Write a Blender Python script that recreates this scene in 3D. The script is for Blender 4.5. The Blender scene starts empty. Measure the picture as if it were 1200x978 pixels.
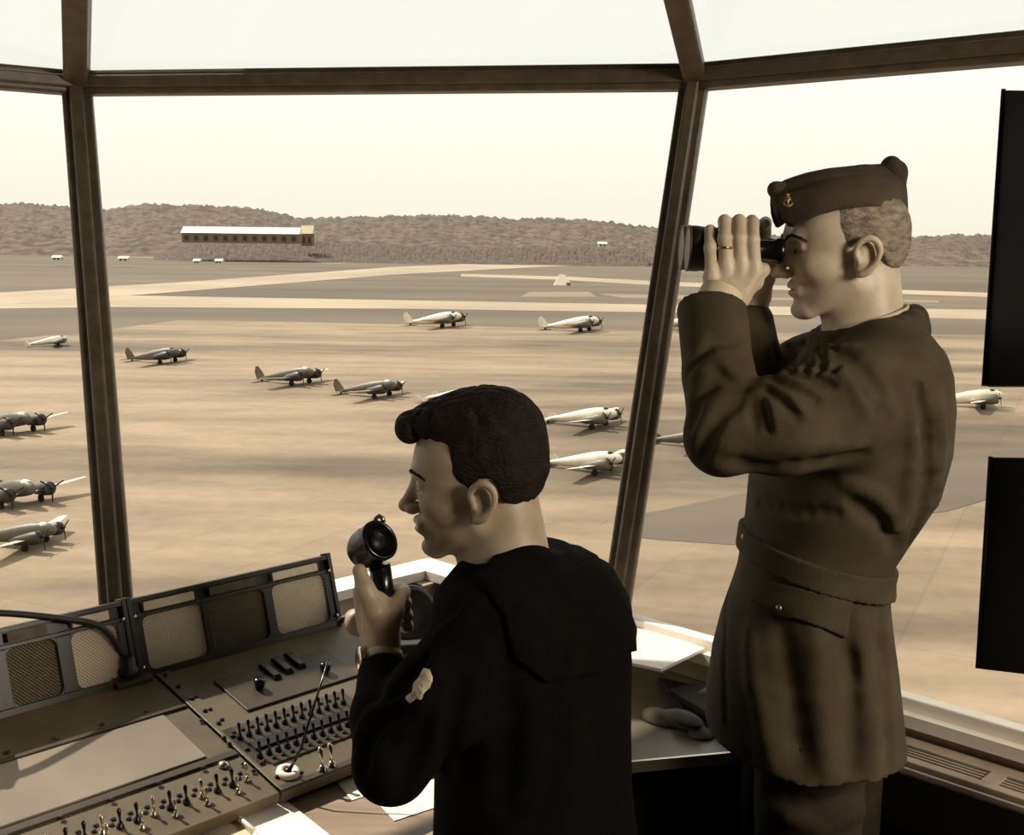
import bpy, math, random
import numpy as np
from mathutils import Vector, Matrix
random.seed(7); np.random.seed(7)
S = bpy.context.scene
COL = S.collection
PI = math.pi

def lin(h):
    h = h.lstrip('#'); c = [int(h[i:i+2], 16)/255 for i in (0, 2, 4)]
    return tuple(x/12.92 if x <= .04045 else ((x+.055)/1.055)**2.4 for x in c)

# ---------------------------------------------------------------- camera
F = 1400.0; HY = 278.0; ROLL = math.radians(.7)
CAM = Vector((0, 0, 1.65)); PITCH = math.atan((489-HY)/F)
fw = Vector((0, math.cos(PITCH), -math.sin(PITCH))); up0 = Vector((0, math.sin(PITCH), math.cos(PITCH))); rt0 = Vector((1, 0, 0))
rt = rt0*math.cos(ROLL)+up0*math.sin(ROLL); up = up0*math.cos(ROLL)-rt0*math.sin(ROLL)
cd = bpy.data.cameras.new('camera'); cam = bpy.data.objects.new('camera', cd); COL.objects.link(cam)
cd.sensor_width = 36; cd.lens = F/1200*36; cd.clip_end = 6000; cd.clip_start = .02
R = Matrix((rt, up, -fw)).transposed().to_4x4(); R.translation = CAM
cam.matrix_world = R
S.camera = cam
# ---------------------------------------------------------------- world: a pale hazy sky
w = bpy.data.worlds.new('sky'); S.world = w; w.use_nodes = True
nt = w.node_tree; nt.nodes.clear()
out = nt.nodes.new('ShaderNodeOutputWorld'); bg = nt.nodes.new('ShaderNodeBackground')
tc = nt.nodes.new('ShaderNodeTexCoord'); sx = nt.nodes.new('ShaderNodeSeparateXYZ'); rp = nt.nodes.new('ShaderNodeValToRGB')
nt.links.new(tc.outputs['Generated'], sx.inputs[0]); nt.links.new(sx.outputs['Z'], rp.inputs[0])
rp.color_ramp.elements[0].position = 0.0; rp.color_ramp.elements[0].color = (*lin('f2ecd9'), 1)
rp.color_ramp.elements[1].position = .14; rp.color_ramp.elements[1].color = (*lin('fffef6'), 1)
nt.links.new(rp.outputs[0], bg.inputs[0]); bg.inputs[1].default_value = 1.16
nt.links.new(bg.outputs[0], out.inputs[0])
# ---------------------------------------------------------------- sun, high and to the front left
def light(name, kind, energy, color):
    l = bpy.data.lights.new(name, kind); l.energy = energy; l.color = color
    o = bpy.data.objects.new(name, l); COL.objects.link(o); return o, l
sun, sl = light('sun', 'SUN', 6.0, lin('fff4ea')); sl.angle = math.radians(.8)
SUNDIR = Vector((-.56, .38, .78)).normalized()
sun.rotation_euler = SUNDIR.to_track_quat('Z', 'Y').to_euler()
# the photographer's lamp, behind and to the right of the camera
fl, fll = light('photographers_lamp', 'AREA', 68, lin('fff2e2')); fll.size = .75
fl.location = (2.0, .15, 2.15)
fl.rotation_euler = (fl.location-Vector((.1, 1.75, 1.25))).to_track_quat('Z', 'Y').to_euler()
S.view_settings.view_transform = 'Standard'; S.view_settings.look = 'None'
S.view_settings.exposure = 0.0; S.view_settings.gamma = 1.0; S.view_settings.use_curve_mapping = False

# ---------------------------------------------------------------- drafting aids
def ray(px, py): return fw+rt*((px-600)/F)+up*((489-py)/F)
def W(px, py, d): return CAM+ray(px, py)*d                       # point at depth d
def Z(px, py, z):
    r = ray(px, py); return CAM+r*((z-CAM.z)/r.z)
def onplane(px, py, o, n):
    r = ray(px, py); return CAM+r*((o-CAM).dot(n)/r.dot(n))
GZ = -18.35

# ---------------------------------------------------------------- materials
def mat(name, color, rough=.7, color2=None, nscale=8, stretch=(1, 1, 1), bump=0, bscale=60, metal=0, spec=.5, detail=4, lo=.35, hi=.65, bstretch=None):
    m = bpy.data.materials.new(name); m.use_nodes = True; t = m.node_tree; b = t.nodes['Principled BSDF']
    b.inputs['Base Color'].default_value = (*lin(color), 1); b.inputs['Roughness'].default_value = rough
    b.inputs['Metallic'].default_value = metal; b.inputs['Specular IOR Level'].default_value = spec
    c = t.nodes.new('ShaderNodeTexCoord')
    def noise(scale, st, det):
        mp = t.nodes.new('ShaderNodeMapping'); mp.inputs['Scale'].default_value = st
        n = t.nodes.new('ShaderNodeTexNoise'); n.inputs['Scale'].default_value = scale; n.inputs['Detail'].default_value = det
        t.links.new(c.outputs['Object'], mp.inputs[0]); t.links.new(mp.outputs[0], n.inputs['Vector']); return n
    if color2:
        n = noise(nscale, stretch, detail); r = t.nodes.new('ShaderNodeValToRGB')
        r.color_ramp.elements[0].position = lo; r.color_ramp.elements[1].position = hi
        r.color_ramp.elements[0].color = (*lin(color), 1); r.color_ramp.elements[1].color = (*lin(color2), 1)
        t.links.new(n.outputs['Fac'], r.inputs[0]); t.links.new(r.outputs[0], b.inputs['Base Color'])
    if bump:
        n = noise(bscale, bstretch or (1, 1, 1), 3); bp = t.nodes.new('ShaderNodeBump'); bp.inputs['Strength'].default_value = bump
        bp.inputs['Distance'].default_value = .01
        t.links.new(n.outputs['Fac'], bp.inputs['Height']); t.links.new(bp.outputs[0], b.inputs['Normal'])
    return m
def glass_mat():
    m = bpy.data.materials.new('window_glass'); m.use_nodes = True; t = m.node_tree; t.nodes.clear()
    o = t.nodes.new('ShaderNodeOutputMaterial'); mx = t.nodes.new('ShaderNodeMixShader')
    tr = t.nodes.new('ShaderNodeBsdfTransparent'); g = t.nodes.new('ShaderNodeBsdfGlossy'); fr = t.nodes.new('ShaderNodeFresnel')
    g.inputs['Roughness'].default_value = .02; fr.inputs[0].default_value = 1.45; tr.inputs[0].default_value = (.97, .97, .96, 1)
    ml = t.nodes.new('ShaderNodeMath'); ml.operation = 'MULTIPLY'; ml.inputs[1].default_value = .14
    t.links.new(fr.outputs[0], ml.inputs[0]); t.links.new(ml.outputs[0], mx.inputs[0])
    t.links.new(tr.outputs[0], mx.inputs[1]); t.links.new(g.outputs[0], mx.inputs[2]); t.links.new(mx.outputs[0], o.inputs[0])
    return m
MT = dict(
    steel=mat('mullion_paint', '#5e5240', .45, '#4c4232', 30, bump=.15, bscale=40),
    white=mat('white_sill_paint', '#faf4e6', .5, '#efe5d0', 6),
    wallp=mat('wall_paint', '#b9a88f', .7, '#a89880', 5),
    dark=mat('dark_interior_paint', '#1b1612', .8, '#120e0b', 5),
    floor=mat('floor_linoleum', '#241d16', .6, '#1a140f', 3),
    ceil=mat('ceiling_paint', '#6f6454', .8, '#655a4b', 3),
    console=mat('console_enamel', '#6d6148', .45, '#5d523c', 14, bump=.05, bscale=200),
    console2=mat('console_enamel_dark', '#4b4230', .45, '#3d3526', 14),
    glasspl=mat('writing_plate', '#9c8f7c', .3, '#83776a', 5, lo=.3, hi=.7),
    black=mat('black_bakelite', '#0e0b09', .22),
    leath=mat('pebbled_black_leatherette', '#0f0c0a', .5, bump=.3, bscale=500),
    blackm=mat('black_matt_metal', '#15110d', .5),
    frame=mat('speaker_frame_enamel', '#2e281e', .35, '#241f17', 20),
    grill_lit=mat('grille_backing_lit', '#fff8ea', .6),  # light on every second grille is put into this pale colour
    grill_unlit=mat('grille_backing_unlit', '#8f846b', .7),
    wire_lit=mat('grille_wire_lit', '#c4b692', .5),  # wire lightened to go with the painted-in light
    wire=mat('grille_wire', '#4e452f', .5),
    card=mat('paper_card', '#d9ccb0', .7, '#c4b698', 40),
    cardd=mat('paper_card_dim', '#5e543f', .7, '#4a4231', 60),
    chrome=mat('bright_metal', '#cfc4b0', .25, metal=1),
    brass=mat('brass', '#c9b184', .3, metal=1),
    paper=mat('white_paper', '#f6eedd', .6),
    wood=mat('pale_wood', '#a28d76', .5, '#8b7762', 6, stretch=(1, 6, 1)),
    blind=mat('black_panel', '#0b0806', .6, '#120d0a', 9),
    vent=mat('vent_enamel', '#b5a38c', .45, '#a08f7a', 12),
    desk=mat('desk_lino', '#6d6452', .35, '#5c5443', 7),
    felt=mat('dark_cloth', '#2c261d', .9, '#1e1912', 30),
    grey=mat('grey_cloth', '#6b6250', .9, '#4c4536', 14),
    glass=glass_mat(),
)

# ---------------------------------------------------------------- mesh helpers
ORG = {}
def tag(o, label=None, cat=None, group=None, kind=None):
    if label: o['label'] = label
    if cat: o['category'] = cat
    if group: o['group'] = group
    if kind: o['kind'] = kind
    return o
def empty(name, loc, label=None, cat=None, group=None):
    o = bpy.data.objects.new(name, None); COL.objects.link(o); o.location = loc; o.empty_display_size = .1
    ORG[o.name] = Vector(loc); tag(o, label, cat, group); return o
def link(name, me, m, parent=None, smooth=False):
    o = bpy.data.objects.new(name, me); COL.objects.link(o)
    if m and not me.materials: me.materials.append(m)
    if parent is not None: o.parent = parent
    ORG[o.name] = ORG[parent.name] if parent is not None else Vector((0, 0, 0))
    if smooth:
        for p in me.polygons: p.use_smooth = True
    return o
class MB:
    def __init__(s): s.v = []; s.f = []; s.sm = []
    def add(s, vs, fs, smooth=False):
        b = len(s.v); s.v += [tuple(x) for x in vs]; s.f += [tuple(i+b for i in f) for f in fs]; s.sm += [smooth]*len(fs); return s
    def hexa(s, p):                      # p: 4 bottom (ccw) + 4 top
        return s.add(p, [(3, 2, 1, 0), (4, 5, 6, 7), (0, 1, 5, 4), (1, 2, 6, 5), (2, 3, 7, 6), (3, 0, 4, 7)])
    def box(s, c, sz, B=None, bev=0):
        c = Vector(c); B = B or (Vector((1, 0, 0)), Vector((0, 1, 0)), Vector((0, 0, 1)))
        a, b, n = [B[i]*(sz[i]/2) for i in range(3)]
        return s.hexa([c-a-b-n, c+a-b-n, c+a+b-n, c-a+b-n, c-a-b+n, c+a-b+n, c+a+b+n, c-a+b+n])
    def prism(s, poly, d):
        n = len(poly); d = Vector(d); P = [Vector(x) for x in poly]
        return s.add(P+[x+d for x in P], [tuple(range(n))[::-1], tuple(range(n, 2*n))]+[(i, (i+1) % n, n+(i+1) % n, n+i) for i in range(n)])
    def tube(s, pts, rs, n=12, cap=True, flat=1.0, smooth=True):
        P = [Vector(p) for p in pts]; rs = [rs]*len(P) if not hasattr(rs, '__len__') else rs
        vs = []; prev = None
        for i, p in enumerate(P):
            t = (P[min(i+1, len(P)-1)]-P[max(i-1, 0)]).normalized()
            if prev is None:
                a = t.orthogonal().normalized()
            else:
                a = (prev-t*prev.dot(t)).normalized()
            prev = a; b = t.cross(a)
            for k in range(n):
                an = 2*PI*k/n; vs.append(p+a*math.cos(an)*rs[i]+b*math.sin(an)*rs[i]*flat)
        fs = []
        for i in range(len(P)-1):
            for k in range(n): fs.append((i*n+k, i*n+(k+1) % n, (i+1)*n+(k+1) % n, (i+1)*n+k))
        s.add(vs, fs, smooth)
        if cap:
            b = len(s.v)-len(vs); s.f += [tuple(b+k for k in range(n))[::-1], tuple(b+(len(P)-1)*n+k for k in range(n))]; s.sm += [False]*2
        return s
    def cyl(s, a, b, r, r2=None, n=16, smooth=True): return s.tube([a, b], [r, r if r2 is None else r2], n, smooth=smooth)
    def lathe(s, o, ax, prof, n=20, smooth=True):  # prof: (dist along axis, radius)
        o = Vector(o); ax = Vector(ax).normalized(); a = ax.orthogonal().normalized(); b = ax.cross(a)
        vs = []; fs = []
        for t, r in prof:
            for k in range(n): an = 2*PI*k/n; vs.append(o+ax*t+a*math.cos(an)*r+b*math.sin(an)*r)
        for i in range(len(prof)-1):
            for k in range(n): fs.append((i*n+k, i*n+(k+1) % n, (i+1)*n+(k+1) % n, (i+1)*n+k))
        fs += [tuple(range(n))[::-1], tuple((len(prof)-1)*n+k for k in range(n))]
        return s.add(vs, fs, smooth)
    def ball(s, c, r, n=12, sc=(1, 1, 1), B=None):
        c = Vector(c); vs = []; fs = []; m = n//2
        B = B or (Vector((1, 0, 0)), Vector((0, 1, 0)), Vector((0, 0, 1)))
        for i in range(m+1):
            th = PI*i/m
            for k in range(n):
                ph = 2*PI*k/n
                vs.append(c+B[0]*r*sc[0]*math.sin(th)*math.cos(ph)+B[1]*r*sc[1]*math.sin(th)*math.sin(ph)+B[2]*r*sc[2]*math.cos(th))
        for i in range(m):
            for k in range(n): fs.append((i*n+k, (i+1)*n+k, (i+1)*n+(k+1) % n, i*n+(k+1) % n))
        return s.add(vs, fs, True)
    def build(s, name, m, parent=None, bevel=0, label=None):
        me = bpy.data.meshes.new(name); o0 = ORG[parent.name] if parent is not None else Vector((0, 0, 0))
        me.from_pydata([(v[0]-o0.x, v[1]-o0.y, v[2]-o0.z) for v in s.v], [], s.f)
        me.polygons.foreach_set('use_smooth', s.sm); me.update()
        o = link(name, me, m, parent)
        if label: o['label'] = label
        if bevel:
            b = o.modifiers.new('b', 'BEVEL'); b.width = bevel; b.segments = 2; b.limit_method = 'ANGLE'; b.angle_limit = .7
        return o
def beam(mb, a, b, wid, dep, nrm):
    """square bar from a to b; nrm points into the room"""
    a = Vector(a); b = Vector(b); t = (b-a).normalized(); s = t.cross(nrm).normalized(); n = s.cross(t).normalized()
    h = s*wid/2; k = n*dep/2
    return mb.hexa([a-h-k, a+h-k, a+h+k, a-h+k, b-h-k, b+h-k, b+h+k, b-h+k])
def copy_tree(o, parent=None):
    c = o.copy(); COL.objects.link(c); c.parent = parent
    for k in ('label',):
        pass
    for ch in list(o.children): copy_tree(ch, c)
    return c

#==STRUCTURE==
ZS = .85; ZT = 1.98; ZE = 2.36
CR = Z(500, 663, ZS); dR = (Z(1200, 870, ZS)-CR).normalized(); dL = (Z(390, 689, ZS)-CR).normalized()
LEN = 4.1
c2 = CR+dR*LEN; c4 = CR+dL*LEN; c3 = c2+dL*LEN
corners = [CR, c2, c3, c4]                                       # front corner, right, back, left
mL = Z(140, 752, ZS); mR = Z(720, 727, ZS)
inw = lambda v: Vector((v.x, v.y, 0)).normalized()
ctr = (CR+c3)/2; ctr.z = 0
# floor
MB().prism([Vector((p.x, p.y, -.12)) for p in corners][::-1], (0, 0, .12)).build('floor', MT['floor'])['kind'] = 'structure'
# low walls with a white sill cap
for nm, a, b in (('wall_front_right', CR, c2), ('wall_back_right', c2, c3), ('wall_back_left', c3, c4), ('wall_front_left', c4, CR)):
    t = (b-a).normalized(); n = Vector((-t.y, t.x, 0))
    if n.dot(ctr-a) < 0: n = -n
    wo = MB(); wo.hexa([Vector((p.x, p.y, z)) for z in (0, ZS-.022) for p in (a-n*.05, b-n*.05, b+n*.012, a+n*.012)]); wo = wo.build(nm, MT['wallp']); wo['kind'] = 'structure'
    wc = MB(); wc.hexa([Vector((p.x, p.y, z)) for z in (ZS-.022, ZS) for p in (a-n*.055-t*.0549, b-n*.055+t*.0549, b+n*.03-t*.0301, a+n*.03+t*.0301)])
    wc = wc.build('trim_sill', MT['white']); wc['kind'] = 'structure'; wc.parent = wo
# corner posts of the parapet seen under the cap
cp = MB(); nI = (ctr-CR); nI.z = 0; nI.normalize()
cp.box(Vector((CR.x, CR.y, (ZS-.022)/2))+nI*.035, (.07, .07, ZS-.026), (dR, dL, Vector((0, 0, 1))))
o = cp.build('trim_corner_post', MT['wallp'], bevel=.004); o['kind'] = 'structure'

# window polygon: bottoms, transom level, eaves
Tl0 = Z(90, 98, ZT); Tr0 = Z(815, 91, ZT); Tr1 = Z(1200, 56, ZT); Tl1 = Z(0, 95, ZT)
dTr = (Tr1-Tr0).normalized()
c_ = .62; out_ = .28
def outward(p, k): q = Vector((p.x-ctr.x, p.y-ctr.y, 0)); return Vector((p.x, p.y, 0))+q.normalized()*k
B = [mL, mR, c2-dR*c_, c2+dL*c_, c3-dL*c_, c3-dR*c_, c4+dR*c_, c4-dL*c_]
T = [Tl0, Tr0]+[None]*6
T[2] = Tr0+dTr*2.55; T[7] = Tl0+(Tl1-Tl0).normalized()*.5+dL*1.9
for i in (3, 4, 5, 6): T[i] = outward(B[i], out_)
for i in range(8): T[i] = Vector((T[i].x, T[i].y, ZT)); B[i] = Vector((B[i].x, B[i].y, ZS if i > 1 else ZS-.002))
E0 = onplane(90, -60, Vector((0, 2.28, 0)), Vector((0, 1, 0))); E1 = onplane(781, -60, Vector((0, 2.10, 0)), Vector((0, 1, 0)))
Ev = [E0, E1]+[Vector((T[i].x, T[i].y, 0))+(ctr-Vector((T[i].x, T[i].y, 0))).normalized()*.5 for i in range(2, 8)]
up3 = Vector((0, 0, 1))
for i in range(8):
    if i < 2:
        d = Ev[i]-T[i]; Ev[i] = T[i]+d*((ZE-ZT)/d.z)
    else: Ev[i].z = ZE
print('MULL', [tuple(round(c, 2) for c in v) for v in (B[0], B[1], T[0], T[1], Ev[0], Ev[1])])
names = ['front', 'front_right', 'right', 'back_right', 'back', 'back_left', 'left', 'front_left']
for i in range(8):
    j = (i+1) % 8
    if i == 7: nmm = 'window_8'
    wroot = empty('window_%d' % (i+1), (B[i]+B[j])/2); wroot['kind'] = 'structure'
    def pane(p, nm='pane'):
        n = (p[1]-p[0]).cross(p[3]-p[0]).normalized()*.003
        m_ = MB(); m_.hexa([q-n for q in p]+[q+n for q in p]); o = m_.build(nm, MT['glass'], wroot); return o
    lo_ = up3*(-.04 if i == 0 else 0)
    pane([B[i]+lo_, B[j]+lo_, T[j], T[i]]); pane([T[i], T[j], Ev[j], Ev[i]])
    nin = ctr-(T[i]+T[j])/2; nin.z = 0; nin.normalize()
    m_ = MB(); beam(m_, T[i], T[j], .052, .06, nin); m_.build('transom', MT['steel'], wroot, bevel=.006)
    m_ = MB(); beam(m_, T[i]+nin*.03, T[j]+nin*.03, .026, .03, nin); m_.build('glazing_bead', MT['steel'], wroot, bevel=.004)
    m_ = MB(); lo_ = -.035 if i == 0 else .01; beam(m_, B[i]+up3*lo_, B[j]+up3*lo_, .02 if i == 0 else .03, .03, nin); m_.build('bottom_rail', MT['blackm'] if i == 0 else MT['white'], wroot, bevel=.003)
    nin = ctr-T[i]; nin.z = 0; nin.normalize()
    wd = .064 if i == 0 else .058
    m_ = MB(); beam(m_, B[i], T[i], wd, .05, nin); beam(m_, B[i]+nin*.03, T[i]+nin*.03, wd*.45, .03, nin); m_.build('mullion', MT['steel'], wroot, bevel=.005)
    m_ = MB(); beam(m_, T[i], Ev[i], wd*.78, .05, nin); beam(m_, T[i]+nin*.03, Ev[i]+nin*.03, wd*.35, .03, nin); m_.build('upper_mullion', MT['steel'], wroot, bevel=.005)
# unseen boards added inside the rear windows to cut light from behind
for i in (2, 3, 4, 5):
    j = i+1; nin = ctr-(B[i]+B[j])/2; nin.z = 0; nin.normalize(); d_ = nin*.06
    m_ = MB(); m_.hexa([Vector((v.x, v.y, z))+k for z, P in ((ZS, (B[i], B[j])), (ZE, (B[i], B[j]))) for v, k in ((P[0], d_), (P[1], d_), (P[1], d_*1.5), (P[0], d_*1.5))])
    m_.build('wall_rear_light_block', MT['dark'])['kind'] = 'structure'
# ceiling; its unseen overhang is added to keep sun off the heads
nL = Vector((dR.x, dR.y, 0))*-1; nR = -Vector((dL.x, dL.y, 0))   # outward normals of the two front walls
SHADE_OV = .45
q_ = [CR+nR*0, c2, c3, c4]
rf = [CR+nL*SHADE_OV*0-nL*0]
fa = CR+nL*SHADE_OV+dL*.35; fb = CR+nR*SHADE_OV+dR*.35
rf = [fa, fb, c2+nR*SHADE_OV-nL*SHADE_OV, c3-nL*SHADE_OV-nR*SHADE_OV, c4+nL*SHADE_OV-nR*SHADE_OV]
MB().prism([Vector((e.x, e.y, ZE)) for e in rf][::-1], (0, 0, .12)).build('ceiling', MT['ceil'])['kind'] = 'structure'

#==AIRFIELD==
grass = mat('dry_grass', '#4c4335', .95, '#695c48', .012, stretch=(.6, 2.2, 1), detail=8, lo=.3, hi=.7)
def concrete():
    m = bpy.data.materials.new('apron_concrete'); m.use_nodes = True; t = m.node_tree; b = t.nodes['Principled BSDF']; b.inputs['Roughness'].default_value = .85
    b.inputs['Specular IOR Level'].default_value = .3
    c = t.nodes.new('ShaderNodeTexCoord')
    def ns(sc, st, det, lo, hi, a, bb):
        mp = t.nodes.new('ShaderNodeMapping'); mp.inputs['Scale'].default_value = st; mp.inputs['Rotation'].default_value = (0, 0, .12)
        n = t.nodes.new('ShaderNodeTexNoise'); n.inputs['Scale'].default_value = sc; n.inputs['Detail'].default_value = det
        r = t.nodes.new('ShaderNodeValToRGB'); r.color_ramp.elements[0].position = lo; r.color_ramp.elements[1].position = hi
        r.color_ramp.elements[0].color = (a, a, a, 1); r.color_ramp.elements[1].color = (bb, bb, bb, 1)
        t.links.new(c.outputs['Object'], mp.inputs[0]); t.links.new(mp.outputs[0], n.inputs['Vector']); t.links.new(n.outputs['Fac'], r.inputs[0]); return r.outputs[0]
    def mul(x, y):
        q = t.nodes.new('ShaderNodeMix'); q.data_type = 'RGBA'; q.blend_type = 'MULTIPLY'; q.inputs[0].default_value = 1
        t.links.new(x, q.inputs[6]); t.links.new(y, q.inputs[7]); return q.outputs[2]
    k = mul(ns(.035, (.30, 1.3, 1), 5, .38, .58, .44, 1), ns(.15, (.4, 1.4, 1), 5, .3, .6, .72, 1))
    k = mul(k, ns(.9, (1, 1, 1), 6, .3, .7, .85, 1))
    br = t.nodes.new('ShaderNodeTexBrick'); br.inputs['Scale'].default_value = 1; br.inputs['Brick Width'].default_value = 7.5; br.inputs['Row Height'].default_value = 7.5
    br.offset = 0; br.inputs['Mortar Size'].default_value = .09; br.inputs['Color1'].default_value = (1, 1, 1, 1); br.inputs['Color2'].default_value = (.90, .90, .90, 1); br.inputs['Mortar'].default_value = (.84, .84, .84, 1)
    mp = t.nodes.new('ShaderNodeMapping'); mp.inputs['Rotation'].default_value = (0, 0, .45); t.links.new(c.outputs['Object'], mp.inputs[0]); t.links.new(mp.outputs[0], br.inputs['Vector'])
    k = mul(k, br.outputs['Color'])
    base = t.nodes.new('ShaderNodeRGB'); base.outputs[0].default_value = (*lin('9a876e'), 1)
    t.links.new(mul(base.outputs[0], k), b.inputs['Base Color']); return m
conc = concrete()
run_ = mat('runway_concrete', '#a3937a', .85, '#8f806a', .02, detail=5)
tar = mat('asphalt', '#54493b', .9, '#625646', .05, stretch=(.4, 2, 1), detail=6)
lite = mat('pale_slab', '#837560', .85, '#6e614f', .05, stretch=(.5, 2, 1), detail=6, lo=.3, hi=.7)
MB().box((0, 2400, GZ-1), (7000, 5200, 2)).build('ground', grass)['kind'] = 'structure'
def strip(name, pts, m, h):
    o = MB().prism([Z(x, y, GZ) for x, y in pts][::-1], (0, 0, h)).build(name, m); o['kind'] = 'structure'; return o
o = MB().prism([Vector((-400, 8, GZ)), Vector((300, 8, GZ))]+[Z(x, y, GZ) for x, y in ((1700, 402), (1150, 393), (760, 388), (470, 380), (210, 375), (130, 386), (0, 399), (-1400, 512))], (0, 0, .06)).build('ground_apron', conc); o['kind'] = 'structure'
strip('ground_taxiway', [(-1400, 345), (-300, 350), (130, 346), (480, 352), (760, 357), (1150, 363), (1600, 370), (1600, 384), (1150, 374), (760, 366), (480, 362), (130, 360), (-300, 366), (-1400, 376)], run_, .08)
strip('ground_runway', [(-1400, 403), (-300, 356), (0, 343), (210, 331), (460, 313), (760, 300), (830, 298), (830, 303), (760, 306), (460, 322), (210, 342), (0, 358), (-300, 384), (-1400, 479)], run_, .12)
strip('ground_runway_east', [(540, 321), (660, 324), (780, 330), (1150, 343), (1500, 352), (1500, 358), (1150, 348), (780, 335), (660, 328), (540, 324)], run_, .10)
strip('ground_slab_strip', [(620, 342), (690, 342), (700, 348), (610, 348)], lite, .05)
strip('ground_slab_strip', [(960, 288), (1200, 292), (1200, 296), (960, 292)], lite, .05)
strip('ground_slab_strip', [(130, 296), (240, 300), (420, 306), (400, 309), (220, 304), (120, 300)], lite, .05)
strip('ground_slab_strip', [(560, 290), (700, 291), (740, 294), (600, 294)], lite, .05)
strip('ground_slab_strip', [(700, 344), (1100, 352), (1100, 355), (730, 349)], lite, .05)
strip('ground_asphalt_strip', [(735, 606), (780, 598), (880, 577), (1000, 556), (1100, 545), (1300, 500), (1300, 545), (1110, 600), (1000, 612), (870, 640), (780, 634), (738, 630)], tar, .09)
# ridge of wooded hills
hillm = mat('wooded_hill', '#3a3026', .95, '#685947', .09, stretch=(1, 1, 2), detail=10, lo=.35, hi=.65)
def hill(name, sil, y0, y1, m, amp=5.0, nx=420, ny=14):
    X0 = Z2 = None
    def top(px):
        for (a, ya), (b, yb) in zip(sil, sil[1:]):
            if a <= px <= b: return ya+(yb-ya)*(px-a)/(b-a)
        return sil[-1][1]
    vs = []; fs = []
    pxs = np.linspace(sil[0][0], sil[-1][0], nx)
    rs = np.random.rand(nx, ny); rr = np.convolve(np.random.rand(nx+8), np.ones(9)/9, 'valid')
    for i, px in enumerate(pxs):
        p = W(px, top(px), y1)
        for j in range(ny):
            t = j/(ny-1); y = y0+(y1-y0)*t
            x = p.x/p.y*y; z = GZ-.5+(p.z-GZ)*(t**.8)+(rs[i, j]-.5)*amp*min(1, 3*t)+(rr[i]-.5)*amp*1.5*t
            vs.append((x, y, z))
        vs.append((p.x, p.y*1.02+120, GZ-1))
    n = ny+1
    for i in range(nx-1):
        for j in range(n-1): fs.append((i*n+j, (i+1)*n+j, (i+1)*n+j+1, i*n+j+1))
    o = MB().add(vs, fs, True).build(name, m); o['kind'] = 'structure'; return o
sil = [(-1700, 232), (-1100, 240), (-500, 236), (0, 238), (60, 239), (120, 245), (170, 238), (230, 240), (300, 243), (335, 251), (350, 256), (420, 253), (480, 252), (520, 251), (600, 256), (650, 255), (720, 260), (770, 266), (830, 274), (1060, 277), (1150, 274), (1300, 272), (1700, 275), (2600, 268)]
hill('hill_ridge', sil, 1020, 1300, hillm, amp=2.8, nx=1500, ny=16)
hillm2 = mat('scrub_slope', '#382e23', .95, '#5e5040', .15, stretch=(1, 1, 2), detail=8, lo=.3, hi=.7)
hill('hill_slope', [(180, 300), (215, 287), (260, 282), (330, 281), (420, 285), (520, 290), (640, 288), (760, 292)], 880, 985, hillm2, amp=2.4, nx=400)
# long pale building on the ridge
def far_box(name, px0, px1, ytop, ybot, d, dep, m, label, cat, roofm=None, group=None):
    a = W(px0, ybot, d); b = W(px1, ybot, d); h = W(px0, ytop, d).z-a.z
    root = empty(name, ((a.x+b.x)/2, a.y, a.z), label, cat, group)
    MB().box(((a.x+b.x)/2, a.y+dep/2, a.z+h*.3), (b.x-a.x, dep, h*.6)).build('wall', m, root)
    rm = MB(); w_ = b.x-a.x; z1 = a.z+h*.6
    x0, x1, y0, y1 = a.x-.5, b.x+.5, a.y-.6, a.y+dep+.6
    rm.add([(x0, y0, z1), (x1, y0, z1), (x1, y1, z1), (x0, y1, z1), (x0, (y0+y1)/2, a.z+h), (x1, (y0+y1)/2, a.z+h)], [(0, 1, 5, 4), (2, 3, 4, 5), (0, 4, 3), (1, 2, 5), (3, 2, 1, 0)])
    rm.build('roof', roofm or m, root)
    nwin = max(2, int(w_/7)); 
    for k in range(nwin):
        MB().box((a.x+w_*(k+.5)/nwin, a.y-.05, a.z+h*.3), (w_/nwin*.45, .2, h*.3)).build('window', MT['frame'], root)
    return root
pale = mat('pale_wall', '#c8b89c', .8); pale2 = mat('white_roof', '#efe5cc', .7); drk = mat('dim_wall', '#6f5e4c', .9)
far_box('long_building', 213, 350, 265, 284, 870, 14, drk, 'long low building with pale roof on the wooded ridge', 'building', pale2)
far_box('shed', 353, 366, 264, 288, 900, 10, drk, 'small gabled shed at the end of the long ridge building', 'building', pale)
for k, (x, y, s_) in enumerate(((144, 305, 10), (66, 304, 9), (256, 308, 7), (230, 308, 6), (706, 288, 9))):
    far_box('hut', x-s_/2, x+s_/2, y-5, y+1, 700, 5, pale, ['pale hut just right of the thin window post below the ridge', 'pale hut on the far field left of the thin window post', 'small hut under the long building, right one of two', 'small hut under the long building, left one of two', 'pale hut on the far field below the low end of the ridge'][k], 'hut', pale2)
# pale tent on the grass between the runways
tp = Z(659, 334, GZ); s_ = tp.y/F
tr_ = empty('field_tent', tp, 'pale tent standing alone on the grass between the runways', 'tent')
m_ = MB(); hw = 10*s_; m_.add([tp+Vector(v) for v in ((-hw, -hw*.6, 0), (hw*1.1, -hw*.6, 0), (hw*1.1, hw*.6, 0), (-hw, hw*.6, 0), (-hw*.3, 0, 13*s_), (hw*.3, 0, 12*s_))],
  [(0, 1, 5, 4), (1, 2, 5), (2, 3, 4, 5), (3, 0, 4), (3, 2, 1, 0)]); m_.build('canvas', pale2, tr_)
MB().box(tp+Vector((hw*.7, -hw*.62, 1.6*s_)), (hw*.5, .3, 3.2*s_)).build('door_flap', drk, tr_)

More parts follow.
